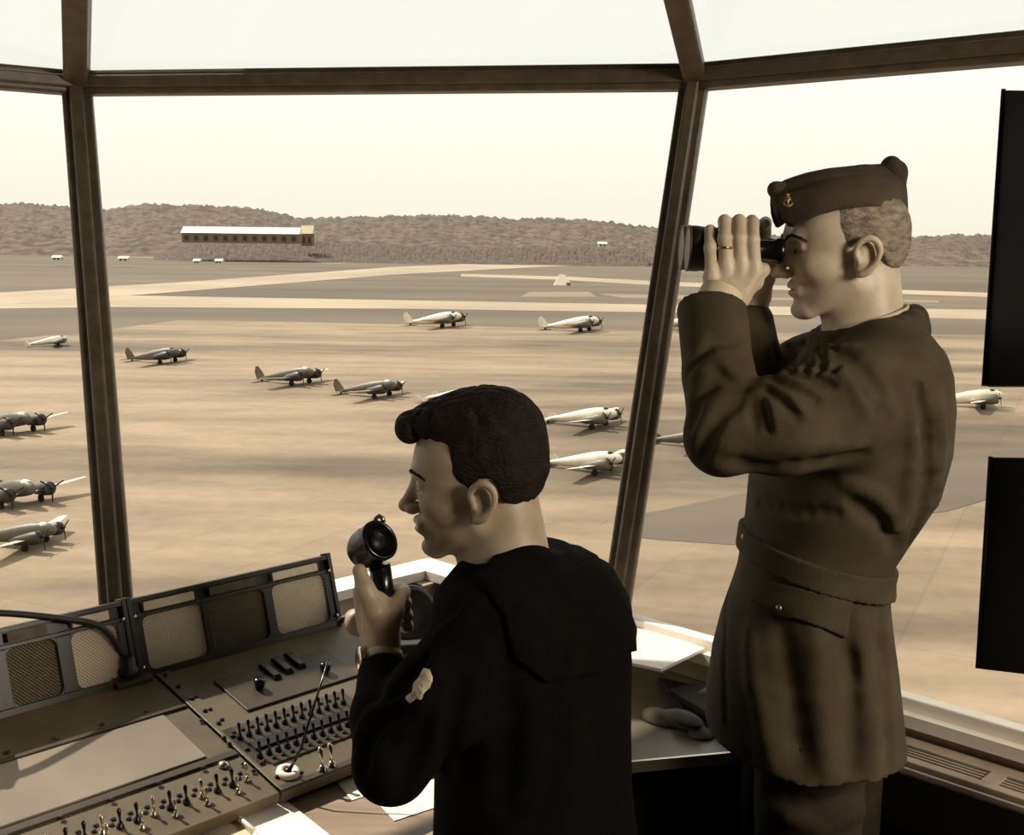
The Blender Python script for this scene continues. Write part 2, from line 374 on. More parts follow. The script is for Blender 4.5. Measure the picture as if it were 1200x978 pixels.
# ---------------------------------------------------------------- aircraft: twin-engined taildraggers
silver = mat('bare_aluminium', '#e6dcc6', .32, '#cfc4ab', .6, metal=.35)
dullm = mat('grey_green_paint', '#4f4838', .5, '#5d5543', .5)
shade = mat('dark_cowling', '#2c261c', .5)
glz = mat('cockpit_glass', '#17130f', .1)
tyre = mat('tyre_rubber', '#15110d', .8)
def airplane(name, length, m, mw, twin, label, cab=None):
    L = length; root = empty(name, (0, 0, 0), label, 'airplane', 'aircraft parked on the apron')
    a = math.radians(11); ca, sa = math.cos(a), math.sin(a)
    h0 = .085*L
    def Q(x, y, z): return Vector((x*ca-(z)*sa, y, h0+x*sa+z*ca))*1.0      # body frame pitched nose up about the wheels
    st = [(.33, .012, 0), (.31, .03, 0), (.26, .05, .004), (.18, .062, .012), (.08, .066, .016), (-.06, .066, .014), (-.22, .052, .016), (-.38, .034, .022), (-.52, .018, .03), (-.6, .008, .034)]
    vs = []; n = 14
    for x, r, zc in st:
        for k in range(n): an = 2*PI*k/n; vs.append(Q(x*L, r*L*1.05*math.cos(an), (zc+r*1.2*math.sin(an)+.035)*L))
    fs = [(i*n+k, i*n+(k+1) % n, (i+1)*n+(k+1) % n, (i+1)*n+k) for i in range(len(st)-1) for k in range(n)]
    fs += [tuple(range(n))[::-1], tuple((len(st)-1)*n+k for k in range(n))]
    MB().add(vs, fs, True).build('fuselage', m, root)
    m_ = MB(); m_.ball(Q(.205*L, 0, .088*L), .05*L, 12, (1.2, .9, .62)); m_.build('cockpit_canopy', cab or glz, root)
    for s in (1, -1):
        cx = MB(); sec = lambda x0, x1, y, z, t: [Q(x0*L, y*L*s, (z)*L), Q((x0+x1)/2*L, y*L*s, (z+t)*L), Q(x1*L, y*L*s, z*L), Q((x0+x1)/2*L, y*L*s, (z-t*.5)*L)]
        A = sec(.17, -.06, .05, 0, .018); Bm = sec(.15, -.05, .2, .006, .014); Cc = sec(.08, -.02, .66, .05, .006)
        cx.add(A+Bm+Cc, [(0, 1, 5, 4), (1, 2, 6, 5), (2, 3, 7, 6), (3, 0, 4, 7), (4, 5, 9, 8), (5, 6, 10, 9), (6, 7, 11, 10), (7, 4, 8, 11), (8, 9, 10, 11), (3, 2, 1, 0)])
        cx.build('wing', mw, root)
        e = MB(); y = .185*L*s
        e.lathe(Q(-.06*L, y, .01*L), Q(1, 0, 0)-Q(0, 0, 0), [(0, .01*L), (.08*L, .042*L), (.2*L, .056*L), (.245*L, .062*L), (.31*L, .063*L), (.335*L, .05*L), (.335*L, .02*L)], 14)
        en = e.build('engine', shade if m is not silver else dullm, root)
        pr = MB(); pc = Q(.292*L, y, .01*L); ax = (Q(1, 0, 0)-Q(0, 0, 0)).normalized(); sv = Vector((0, 1, 0)); uv = ax.cross(sv)
        pr.lathe(pc-ax*.02*L, ax, [(0, .012*L), (.03*L, .011*L), (.045*L, .003*L)], 10)
        for kk in range(3):
            an = kk*2*PI/3+.4; dd = sv*math.cos(an)+uv*math.sin(an); tt = dd.cross(ax)
            pr.add([pc-tt*.008*L, pc+tt*.008*L, pc+dd*.125*L+tt*.006*L, pc+dd*.125*L-tt*.006*L, pc+ax*.005*L-tt*.008*L, pc+ax*.005*L+tt*.008*L, pc+dd*.125*L+tt*.006*L+ax*.003*L, pc+dd*.125*L-tt*.006*L+ax*.003*L], [(3, 2, 1, 0), (4, 5, 6, 7), (0, 1, 5, 4), (1, 2, 6, 5), (2, 3, 7, 6), (3, 0, 4, 7)])
        pr.build('propeller', tyre, root)
        g = MB(); wc_ = Vector((.1*L, y, .034*L)); g.tube([wc_-Vector((0, .012*L, 0)), wc_+Vector((0, .012*L, 0))], [.034*L]*2, 14); wl = g.build('wheel', tyre, root)
        g = MB(); g.cyl(wc_+Vector((0, .016*L, 0)), Q(.1*L, y+.01*L, 0), .007*L, n=8); g.cyl(wc_-Vector((0, .016*L, 0)), Q(.1*L, y-.01*L, 0), .007*L, n=8); g.build('landing_strut', shade, root)
        hs = MB(); hs.hexa([Q(-.5*L, 0, .055*L), Q(-.6*L, 0, .055*L), Q(-.6*L, .2*L*s, .06*L), Q(-.54*L, .2*L*s, .06*L), Q(-.5*L, 0, .063*L), Q(-.6*L, 0, .063*L), Q(-.6*L, .2*L*s, .066*L), Q(-.54*L, .2*L*s, .066*L)]); hs.build('tailplane', mw, root)
    fins = (.2, -.2) if twin else (0,)
    for fy in fins:
        fm = MB(); hgt = .1 if twin else .18; b0 = .03 if twin else .05
        pts = [(-.47, b0), (-.62, b0), (-.64, b0+hgt*.6), (-.61, b0+hgt), (-.57, b0+hgt), (-.52, b0+hgt*.6)]
        P_ = [Q(x*L, fy*L-.004*L, z*L) for x, z in pts]; fm.prism(P_, (0, .008*L, 0)); fm.build('tail_fin', m, root)
    g = MB(); tw = Q(-.55*L, 0, .0*L); g.tube([(tw.x, -.008*L, .014*L), (tw.x, .008*L, .014*L)], [.014*L]*2, 10); g.cyl((tw.x, 0, .014*L), Q(-.53*L, 0, .03*L), .005*L, n=6); g.build('tail_wheel', tyre, root)
    return root
# (wheel px, py, wingless length in px, heading deg, paint, twin fins, label)
fleet = [
    (63, 405, 44, 20, 's', 1, 'small pale airplane farthest back at the edge of the apron, left of the window post'),
    (190, 425, 70, -20, 'd', 0, 'dark airplane alone on the far apron just right of the thin window post'),
    (345, 450, 80, -28, 'm', 0, 'airplane with bright wing top, left one of the pair in mid apron'),
    (440, 465, 80, -26, 'm', 0, 'airplane with bright wing top, right one of the pair in mid apron'),
    (14, 507, 100, -32, 'm', 1, 'half-seen airplane at the picture edge, long thin shadow, upper of three'),
    (18, 590, 120, -38, 'm', 1, 'half-seen airplane at the picture edge with round engine showing, middle of three'),
    (30, 640, 112, -8, 'm', 1, 'airplane nearest the left bottom of the apron, lowest of three at the picture edge'),
    (518, 383, 70, -24, 's', 0, 'bright silver transport airplane at the far apron edge, left of two'),
    (678, 388, 70, -24, 's', 0, 'bright silver transport airplane at the far apron edge, right of two'),
    (545, 474, 84, -30, 's', 1, 'silver airplane mostly hidden behind the dark wavy hair'),
    (692, 500, 92, -28, 's', 1, 'silver airplane parked just behind the seated man\'s head, upper of two'),
    (696, 553, 100, -30, 's', 1, 'silver airplane parked just behind the seated man\'s head, lower of two'),
    (815, 524, 86, -28, 'd', 1, 'dark airplane partly seen beside the raised elbow of the standing man'),
    (800, 386, 60, -24, 's', 0, 'small silver airplane glimpsed beside the standing man\'s cuff'),
    (1142, 477, 84, -22, 's', 1, 'silver airplane seen between the standing man\'s back and the black panel'),
]
kinds = {}
for (px, py, lp, hd, k, tw, lab) in fleet:
    base = Z(px, py, GZ+.06); L = lp*1.12*(base-CAM).dot(fw)/F
    key = (k, tw)
    if key not in kinds:
        m1, m2 = {'s': (silver, silver), 'd': (dullm, dullm), 'm': (dullm, silver)}[k]
        kinds[key] = airplane('twin_engine_airplane', 10.0, m1, m2, tw, lab, silver if k == 'm' else None); o = kinds[key]
    else: o = copy_tree(kinds[key])
    o['label'] = lab; o.location = base; o.rotation_euler = (0, 0, math.radians(hd)); o.scale = [L/10]*3
#==ENDENV==
#==INTERIOR==
# ---------------------------------------------------------------- control console along the front-left wall
cu = Vector((.695, .719, 0)).normalized(); sl_ = .232
cv = Vector((.719, -.695, -sl_)).normalized(); cn = cu.cross(cv).normalized()
if cn.z < 0: cn = -cn
CO = Z(183, 792, .90)                                            # seam of the two bays at the foot of the loudspeaker boxes
CBS = (cu, cv, cn)
def cuv(px, py, h=0): 
    p = onplane(px, py, CO+cn*h, cn)-CO; return p.dot(cu), p.dot(cv)
def cp_(u, v, n=0): return CO+cu*u+cv*v+cn*n
def slab(mb, u0, u1, v0, v1, n0, n1): return mb.hexa([cp_(u0, v0, n0), cp_(u1, v0, n0), cp_(u1, v1, n0), cp_(u0, v1, n0), cp_(u0, v0, n1), cp_(u1, v0, n1), cp_(u1, v1, n1), cp_(u0, v1, n1)])
vF = cuv(302, 939)[1]
uR = cuv(470, 800)[0]+.05
print('console', vF, uR, [tuple(round(t, 3) for t in cuv(*p)) for p in ((0, 978), (413, 908), (0, 815), (400, 727), (303, 805), (337, 908))])
screw_me = None
def screw(root, u, v, r=.0042, n=.004, name='screw', m=None):
    global screw_me
    if screw_me is None:
        mb = MB(); mb.lathe((0, 0, 0), cn, [(0, .0042), (.0015, .0040), (.0026, .0026), (.003, 0.0005)], 10)
        mb.box(cn*.0028, (.0062, .0009, .0008), CBS)
        screw_me = bpy.data.meshes.new('screw'); screw_me.from_pydata([tuple(x) for x in mb.v], [], mb.f); screw_me.polygons.foreach_set('use_smooth', mb.sm)
        screw_me.materials.append(m or MT['blackm'])
    o = bpy.data.objects.new(name, screw_me); COL.objects.link(o); o.parent = root; o.location = cp_(u, v, n)-ORG[root.name]; ORG[o.name] = ORG[root.name]; return o
def toggle_proto(col):
    mb = MB(); mb.lathe((0, 0, 0), cn, [(0, .0055), (.003, .0055), (.004, .0035), (.008, .003)], 10)
    lv = (cn*1.0-cv*.45).normalized(); mb.tube([cn*.006, cn*.006+lv*.008, cn*.006+lv*.018, cn*.006+lv*.021], [.0016, .0018, .0032, .0015], 8)
    me = bpy.data.meshes.new('toggle_switch'); me.from_pydata([tuple(x) for x in mb.v], [], mb.f); me.polygons.foreach_set('use_smooth', mb.sm); me.materials.append(col); return me
tg_b, tg_w = toggle_proto(MT['black']), toggle_proto(MT['chrome'])
def put(me, name, root, u, v, n=.003, sc=1, label=None):
    o = bpy.data.objects.new(name, me); COL.objects.link(o); o.parent = root; o.location = cp_(u, v, n)-ORG[root.name]; o.scale = [sc]*3; ORG[o.name] = ORG[root.name]
    if label: o['label'] = label
    return o
def knob_at(root, u, v, r=.011, h=.02, n=.003, m=None):
    mb = MB(); mb.lathe(cp_(u, v, n), cn, [(0, r*.75), (h*.25, r*.7), (h*.3, r), (h*.85, r), (h, r*.75), (h*1.02, 0.001)], 16); return mb.build('knob', m or MT['black'], root)
# left bay
Lb = empty('control_console', (cp_(-.35, .2).x, cp_(-.35, .2).y, 0), 'left console bay with the long pale writing plate, under the gooseneck lamp', 'console', 'control console bays')
u0 = -.95
mb = MB(); slab(mb, u0, -.002, -.06, vF, -.02, 0); mb.build('top_plate', MT['console'], Lb, bevel=.002)
mb = MB(); P4 = [cp_(u0, .16, -.02), cp_(-.002, .16, -.02), cp_(-.002, -.06, -.02), cp_(u0, -.06, -.02)]
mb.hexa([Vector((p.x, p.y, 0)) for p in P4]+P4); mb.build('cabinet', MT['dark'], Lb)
a_ = cuv(0, 888); b_ = cuv(201, 845); c__ = cuv(243, 892); d_ = cuv(16, 960)
vT = (a_[1]+b_[1])/2; vB = (c__[1]+d_[1])/2; uE = (b_[0]+c__[0])/2
mb = MB(); slab(mb, u0+.03, uE, vT, vB, 0, .0035); mb.build('writing_plate', MT['glasspl'], Lb, bevel=.001)
mb = MB(); slab(mb, u0, -.004, vT-.012, vT-.004, 0, .004); mb.build('retaining_strip', MT['console2'], Lb, bevel=.001)
mb = MB(); slab(mb, u0, -.004, vB+.006, vB+.020, 0, .004); mb.build('retaining_strip', MT['console2'], Lb, bevel=.001)
for k in range(8):
    screw(Lb, uE-.02-k*.075, vT-.02); screw(Lb, uE-.02-k*.075, vB+.024)
vsw = cuv(200, 945)[1]; vsw2 = vsw+.018
for k in range(13):
    u = cuv(287, 912)[0]-k*.026
    screw(Lb, u, vsw-.016, n=0); screw(Lb, u-.008, vsw-.006, n=0, )
    put(tg_b if k % 3 else tg_w, 'toggle_switch', Lb, u, vsw+.004, 0, 1.05)
for k in range(6): put(tg_w, 'toggle_switch', Lb, cuv(275, 925)[0]-k*.052, vsw2+.004, 0, 1.0)
knb = cuv(262, 897); mb = MB(); mb.lathe(cp_(knb[0], knb[1]), cn, [(0, .009), (.004, .009), (.006, .006), (.008, .001)], 14); mb.build('push_button', MT['chrome'], Lb)
# right bay
Rb = empty('control_console', (cp_(.25, .2).x, cp_(.25, .2).y, 0), 'right console bay crowded with toggle switches, in front of the seated man', 'console', 'control console bays')
mb = MB(); slab(mb, .002, uR, -.06, vF, -.02, 0); mb.build('top_plate', MT['console'], Rb, bevel=.002)
mb = MB(); P4 = [cp_(.002, .16, -.02), cp_(uR, .16, -.02), cp_(uR, -.06, -.02), cp_(.002, -.06, -.02)]
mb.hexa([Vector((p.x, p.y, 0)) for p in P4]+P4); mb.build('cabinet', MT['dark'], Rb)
mb = MB(); slab(mb, .0, .026, -.03, vF, 0, .003); mb.build('seam_cover', MT['console'], Rb, bevel=.001)
mb = MB(); slab(mb, .0, uR, vF-.012, vF, 0, .004); mb.build('front_trim', MT['console2'], Rb, bevel=.001)
for k in range(9): screw(Rb, .013, .01+k*(vF-.02)/8.5)
for k in range(7): screw(Rb, .05+k*.06, vF-.02)
q0 = cuv(272, 818)[0:2]; q1 = cuv(422, 795); q2 = cuv(360, 762)
s0 = cuv(290, 834); s1 = cuv(424, 794)
vp1 = s0[1]; vp0 = vp1-.105; up0_ = cuv(290, 834)[0]; up1 = cuv(424, 794)[0]
mb = MB(); slab(mb, up0_, up1, vp0, vp1, 0, .004); pl = mb.build('switch_panel', MT['console2'], Rb, bevel=.001)
def kuv(px, py): return cuv(px, py)
kq = kuv(303, 808); knob_at(Rb, kq[0], kq[1], .010, .018, .004); kq = kuv(380, 789); knob_at(Rb, kq[0], kq[1], .010, .018, .004)
# three long lever plates on the upper panel
for (px, py) in ((316, 790), (330, 783), (345, 777)):
    a = kuv(px, py); mb = MB(); mb.hexa([cp_(a[0]+x, a[1]+y, z) for z, s_ in ((.004, 1), (.012, .8)) for x, y in ((-.009*s_, -.028*s_), (.009*s_, -.028*s_), (.009*s_, .028*s_), (-.009*s_, .028*s_))]); mb.build('lever_plate', MT['black'], Rb, bevel=.002)
# switch block
e0 = kuv(268, 862); e1 = kuv(385, 825); e2 = kuv(300, 888); e3 = kuv(425, 862)
ub0 = e0[0]; ub1 = kuv(405, 832)[0]; vb0 = e0[1]-.004; vb1 = kuv(318, 895)[1]
mb = MB(); slab(mb, ub0-.006, ub1+.03, vb0-.012, vb1+.004, 0, .003); mb.build('switch_panel', MT['console2'], Rb, bevel=.001)
mb = MB(); slab(mb, ub0+.012, ub1-.01, vb0+(vb1-vb0)*.42, vb0+(vb1-vb0)*.62, .003, .007); mb.build('label_strip', MT['blackm'], Rb)
for r_, vv in ((0, vb0+.004), (1, vb0+.022), (2, vb1-.022), (3, vb1-.008)):
    nn = 13
    for k in range(nn):
        u = ub0+(ub1+.015-ub0)*(k+.5)/nn
        if r_ in (1, 2): put(tg_b, 'toggle_switch', Rb, u, vv, .003, 1.0)
        else: screw(Rb, u, vv, n=.003)
for px, py in ((377, 904), (388, 899)):
    a = kuv(px, py); put(tg_w, 'toggle_switch', Rb, a[0], a[1], 0, 1.5)
for px, py in ((262, 866), (268, 873), (285, 897), (297, 905), (260, 845), (246, 833), (236, 846), (230, 818)):
    a = kuv(px, py); screw(Rb, a[0], a[1], n=.003)
# ---------------------------------------------------------------- loudspeaker boxes
pu = cu; pt = (Vector((0, 0, 1))-Vector((.719, -.695, 0))*.28).normalized(); pnn = pu.cross(pt).normalized()
if pnn.y > 0: pnn = -pnn
def speakers(u_l, u_r, cells, label, org):
    base = cp_((u_l+u_r)/2, 0); root = empty('loudspeaker_box', base, label, 'loudspeaker', 'loudspeaker boxes on the console')
    H = .138
    def sp(u, t, n): return CO+cu*u+pt*t+pnn*n
    PB = (pu, pt, pnn)
    def bar(mb, u0, u1, t0, t1, n0, n1): mb.hexa([sp(u0, t0, n0), sp(u1, t0, n0), sp(u1, t0, n1), sp(u0, t0, n1), sp(u0, t1, n0), sp(u1, t1, n0), sp(u1, t1, n1), sp(u0, t1, n1)])
    mb = MB(); bar(mb, u_l, u_r, 0, H, -.03, -.012); mb.build('back_panel', MT['frame'], root)
    # face plate with square openings: rails and stiles
    mb = MB(); bar(mb, u_l, u_r, 0, .012, -.012, 0); bar(mb, u_l, u_r, H-.008, H, -.012, .002); bar(mb, u_l, u_r, H-.034, H-.027, -.012, 0)
    edges = [u_l]+[c for cc in cells for c in cc[:2]]+[u_r]
    for k in range(0, len(edges), 2): bar(mb, edges[k], edges[k+1], .012, H-.034, -.012, 0)
    mb.build('face_plate', MT['frame'], root, bevel=.001)
    mb = MB(); bar(mb, u_l-.006, u_l+.002, -.004, H+.004, -.02, .004); mb.build('end_strip', MT['frame'], root, bevel=.001)
    mb = MB(); bar(mb, u_r-.002, u_r+.006, -.004, H+.004, -.02, .004); mb.build('end_strip', MT['frame'], root, bevel=.001)
    for (a, b, bright) in cells:
        t0, t1 = .012, H-.034
        mb = MB(); bar(mb, a, b, t0, t1, -.0118, -.009); mb.build('grille_backing', MT['grill_lit' if bright else 'grill_unlit'], root, label='grille backing with light painted in' if bright else 'grille backing in an unlit tone')
        mb = MB(); st = .0062; nwi = int((b-a+t1-t0)/st)
        for k in range(1, nwi):
            c = a+k*st
            x0, y0 = (c, t0) if c < b else (b, t0+(c-b)); x1, y1 = (c-(t1-t0), t1) if c-(t1-t0) > a else (a, t0+(c-a))
            mb.tube([sp(x0, y0, -.006), sp(x1, y1, -.006)], .0006, 4, cap=False, smooth=False)
            mx = a+b; mb.tube([sp(mx-x0, y0, -.005), sp(mx-x1, y1, -.005)], .0006, 4, cap=False, smooth=False)
        g = mb.build('grille_wires', MT['wire_lit' if bright else 'wire'], root); g['kind'] = 'stuff'
        # rounded corner pieces
        for cx, cy, s1, s2 in ((a, t0, 1, 1), (b, t0, -1, 1), (b, t1, -1, -1), (a, t1, 1, -1)):
            mb = MB(); r = .012; pts = [sp(cx, cy, -.004)]+[sp(cx+s1*(r-r*math.sin(q)), cy+s2*(r-r*math.cos(q)), -.004) for q in np.linspace(0, PI/2, 5)]
            if s1*s2 < 0: pts = pts[::-1]
            mb.prism(pts, pnn*.0035); mb.build('corner_fillet', MT['frame'], root)
        mb = MB(); bar(mb, a+.006, b-.012, H-.025, H-.010, -.010, .0015); mb.build('card_holder', MT['card' if bright else 'cardd'], root, label='pale name card' if bright else 'dim name card')
    for u in (u_l+.004, u_r-.004):
        for t in (.02, H-.03):
            mb = MB(); mb.lathe(sp(u, t, .003), pnn, [(0, .004), (.002, .0036), (.003, .001)], 10); mb.build('clamp_screw', MT['chrome'], root)
    return root
def pu_(px, py):                                                   # u on the loudspeaker face
    p = onplane(px, py, CO, pnn)-CO; return p.dot(cu), p.dot(pt)
print('spk', [tuple(round(t, 3) for t in pu_(*p)) for p in ((157, 697), (376, 651), (0, 735), (0, 815), (167, 715), (240, 700), (178, 775), (240, 760), (395, 722))])
rr_ = [pu_(x, y)[0] for x, y in ((158, 745), (170, 745), (240, 730), (247, 725), (313, 718), (321, 705), (383, 695), (392, 700))]
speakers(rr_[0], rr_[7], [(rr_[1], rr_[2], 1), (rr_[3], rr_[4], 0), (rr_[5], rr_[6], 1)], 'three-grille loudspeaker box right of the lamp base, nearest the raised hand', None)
ll_ = [pu_(x, y)[0] for x, y in ((152, 750), (140, 748), (86, 765), (70, 775), (-2, 785))]
w_ = ll_[1]-ll_[2]; g_ = ll_[2]-ll_[3]
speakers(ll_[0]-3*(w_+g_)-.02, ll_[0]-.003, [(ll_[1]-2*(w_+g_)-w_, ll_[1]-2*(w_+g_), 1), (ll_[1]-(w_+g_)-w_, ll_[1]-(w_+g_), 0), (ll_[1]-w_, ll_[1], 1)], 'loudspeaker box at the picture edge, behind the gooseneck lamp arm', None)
# ---------------------------------------------------------------- gooseneck lamp
gb = CO+cu*(-.045)+cv*.03
gb = onplane(150, 797, CO, cn); gr = empty('gooseneck_lamp', gb, 'black gooseneck lamp arching across the left loudspeaker box', 'lamp')
mb = MB(); q = (gb-CO); uu, vv = q.dot(cu), q.dot(cv); slab(mb, uu-.03, uu+.035, vv-.025, vv+.022, 0, .010); mb.build('mounting_block', MT['console2'], gr, bevel=.002)
gd = (gb-CAM).dot(fw)
mb = MB(); mb.lathe(gb+cn*.01, (0, 0, 1), [(0, .017), (.012, .017), (.016, .012), (.030, .012), (.034, .008)], 14); mb.build('socket', MT['blackm'], gr)
pts = [W(151, 775, gd), W(143, 765, gd-.005), W(132, 748, gd-.02), W(120, 736, gd-.035), W(104, 729, gd-.05), (W(60, 723, gd-.09)), W(0, 718, gd-.15), W(-50, 720, gd-.2), W(-80, 745, gd-.24)]
def spline(P, k=6):
    P = [P[0]]+list(P)+[P[-1]]; o = []
    for i in range(1, len(P)-2):
        for t in range(k):
            t /= k; a, b, c, d = P[i-1:i+3]
            o.append(.5*((2*b)+(c-a)*t+(2*a-5*b+4*c-d)*t*t+(3*b-a-3*c+d)*t**3))
    return o+[P[-2]]
mb = MB(); mb.tube(spline(pts), .0055, 10); mb.build('gooseneck', MT['blackm'], gr)
mb = MB(); e = pts[-1]; mb.lathe(e+Vector((0, 0, .01)), (0, 0, -1), [(0, .012), (.01, .016), (.03, .035), (.06, .05), (.058, .046)], 18); mb.build('lamp_shade', MT['blackm'], gr)
# ---------------------------------------------------------------- slim rod on a white round base
b_ = cuv(337, 908); bp_ = cp_(b_[0], b_[1], 0); pr_ = empty('rod_holder', bp_, 'slim black rod leaning out of a round white base on the console', 'holder')
mb = MB(); mb.lathe(bp_, cn, [(0, .017), (.004, .019), (.009, .018), (.012, .013), (.010, .008), (.004, .006)], 24); mb.build('base_ring', MT['white'], pr_)
dd = (bp_-CAM).dot(fw)
mb = MB(); mb.tube([bp_+cn*.003, W(352, 878, dd-.01), W(385, 772, dd+.02)], [.003, .0022, .0014], 8); mb.build('rod', MT['black'], pr_)
mb = MB(); mb.ball(bp_+cn*.006, .0065, 12); mb.build('ball_socket', MT['black'], pr_)
# ---------------------------------------------------------------- writing shelf below the console, with papers
zsh = cp_(0, vF).z-.03
sh = empty('writing_shelf', Vector((-.2, 1.5, 0)), 'pale wooden writing shelf along the front edge of the console', 'shelf')
vh = Vector((.719, -.695, 0)).normalized(); f0 = cp_(-.95, vF); f1 = cp_(.21, vF); f0.z = f1.z = zsh; f0 -= Vector((.719, -.695, 0))*.03; f1 -= Vector((.719, -.695, 0))*.03
def board(mb, a, b, wdt, th): mb.hexa([a-up3*th, b-up3*th, b+vh*wdt-up3*th, a+vh*wdt-up3*th, a, b, b+vh*wdt, a+vh*wdt][0:4]+[a, b, b+vh*wdt, a+vh*wdt])
fe = Z(520, 968, zsh); wsh = max(.05, (fe-f0).dot(vh))
seam = f0+cu*((Z(350, 960, zsh)-f0).dot(cu))
mb = MB(); board(mb, f0, seam-cu*.003, wsh, .02); mb.build('board', MT['wood'], sh, bevel=.002)
mb = MB(); board(mb, seam+cu*.003, f1, wsh, .02); mb.build('board', MT['wood'], sh, bevel=.002)
mb = MB(); mb.hexa([p-up3*z for z in (.035, -.001) for p in (f0+vh*wsh, f1+vh*wsh, f1+vh*(wsh+.008), f0+vh*(wsh+.008))]); mb.build('edge_strip', MT['chrome'], sh)
for uu_ in (.05, .55, 1.05):
    a_ = f0+cu*uu_; mb = MB(); mb.hexa([a_+vh*x+cu*y-up3*z for z, xs_ in ((.20, (-.15, -.12)), (.021, (-.15, .15))) for x, y in ((xs_[0], 0), (xs_[1], 0), (xs_[1], .02), (xs_[0], .02))]); mb.build('bracket', MT['steel'], sh)
def sheet(name, pxs, z, th, label, cat, m='paper', group=None):
    P = [Z(x, y, z) for x, y in pxs]; mb = MB()
    n = (P[1]-P[0]).cross(P[2]-P[1]); P = P if n.z > 0 else P[::-1]
    mb.prism(P, (0, 0, th)); return tag(mb.build(name, MT[m]), label, cat, group)
sheet('paper_pad', [(180, 985), (330, 936), (392, 985), (330, 1040), (200, 1050)], zsh+.0005, .004, 'bright white paper pad lying below the console, under the metal tray', 'paper', group='papers on the writing shelf')
sheet('paper_sheet', [(395, 916), (430, 905), (452, 925), (412, 938)], zsh+.0005, .001, 'white paper sheet corner showing left of the bent elbow', 'paper', group='papers on the writing shelf')
sheet('paper_sheet', [(440, 938), (530, 905), (560, 930), (462, 962)], zsh+.0005, .001, 'white paper sheet under the bent elbow', 'paper', group='papers on the writing shelf')
# metal tray at the picture's bottom edge
zt_ = zsh+.0045; tb = Z(240, 975, zt_); tr2 = empty('metal_tray', tb, 'small pale metal tray with raised rim on the paper pad', 'tray')
cc = [Z(x, y, zt_+.01) for x, y in ((213, 962), (268, 947), (300, 975), (290, 1010), (215, 1010))]
mb = MB(); mb.prism([Vector((p.x, p.y, zt_)) for p in cc][::-1], (0, 0, .002)); mb.build('tray_floor', MT['card'], tr2)
for i in range(5):
    a, b = cc[i], cc[(i+1) % 5]; mb = MB(); mb.tube([a, b], .0035, 8); mb.box((a+b)/2-up3*.005, ((b-a).length, .002, .01), ((b-a).normalized(), up3.cross((b-a).normalized()), up3)); mb.build('rim', MT['white'], tr2)
# ---------------------------------------------------------------- round black receiver on a bracket behind the hand
zc_ = W(480, 718, 2.15); rc = empty('round_loudspeaker', Vector((zc_.x, zc_.y, cp_(.3, 0).z)), 'round black disc-shaped loudspeaker on a bracket behind the raised hand', 'loudspeaker')
ax = (Vector((.35, -1, .15))).normalized()
mb = MB(); mb.lathe(zc_-ax*.02, ax, [(-.02, .015), (-.01, .03), (0, .046), (.012, .05), (.022, .049), (.026, .044), (.022, .040), (.016, .02), (.016, .004)], 28); mb.build('disc', MT['blackm'], rc)
p2 = W(418, 728, 2.12); mb = MB(); mb.tube(spline([W(398, 728, 2.13), W(405, 724, 2.12), p2, W(440, 735, 2.14), zc_-ax*.03]), .006, 8); mb.build('bracket', MT['blackm'], rc)
mb = MB(); mb.lathe(p2-ax*.03, ax, [(0, .010), (.01, .02), (.05, .024), (.056, .018), (.058, .004)], 18); mb.build('cup', MT['vent'], rc)
mb = MB(); mb.tube([W(440, 740, 2.15), Vector((W(440, 740, 2.15).x, W(440, 740, 2.15).y, cp_(.3, 0).z-.02))], .008, 8); mb.build('stem', MT['blackm'], rc)

# ---------------------------------------------------------------- right-hand desk, vent unit and things on it
ZD = .78
dk = empty('side_desk', Vector((.45, 2.0, 0)), 'low desk with lino top and bright front edge beside the standing man', 'desk')
pa, pb = Z(725, 894, ZD), Z(876, 879, ZD); bk0 = Z(700, 770, ZD); bk1 = Z(920, 835, ZD)
n1 = Vector((-dR.y, dR.x, 0)); n1 = n1 if n1.dot(ctr-CR) > 0 else -n1
wallp = lambda p: p+n1*((.02)-(p-CR).dot(n1))
bk0 = wallp(Z(600, 800, ZD)); bk1 = wallp(Z(905, 822, ZD)); bk0.z = bk1.z = ZD
pl0 = Z(560, 908, ZD)
top = [pl0, pa, pb, bk1, bk0]
mb = MB(); mb.prism([p-up3*.02 for p in top], (0, 0, .02)); mb.build('top', MT['desk'], dk, bevel=.002)
dd_ = (pb-pl0).normalized(); mb = MB(); mb.box((pl0+pb)/2-up3*.009-Vector((-dd_.y, dd_.x, 0))*.002, ((pb-pl0).length, .006, .020), (dd_, Vector((-dd_.y, dd_.x, 0)), up3)); mb.build('edge_strip', MT['chrome'], dk)
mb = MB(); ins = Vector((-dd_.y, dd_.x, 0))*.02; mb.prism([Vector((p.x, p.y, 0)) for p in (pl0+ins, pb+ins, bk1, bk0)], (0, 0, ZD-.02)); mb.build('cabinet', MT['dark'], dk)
lk = Z(757, 897, ZD-.015); mb = MB(); mb.lathe(lk-Vector((-dd_.y, dd_.x, 0))*.004, -Vector((-dd_.y, dd_.x, 0)), [(0, .006), (.003, .005), (.004, .001)], 12); mb.build('lock', MT['brass'], dk)
sheet('white_chart', [(700, 722), (742, 734), (826, 762), (775, 787), (700, 772)], ZS+.001, .006, 'large white sheet lying flat on the window sill beside the mullion', 'paper')
sheet('grey_blotter', [(776, 792), (834, 764), (880, 790), (820, 812)], ZD+.001, .006, 'grey board half hidden behind the standing man\'s coat front', 'board', m='desk')
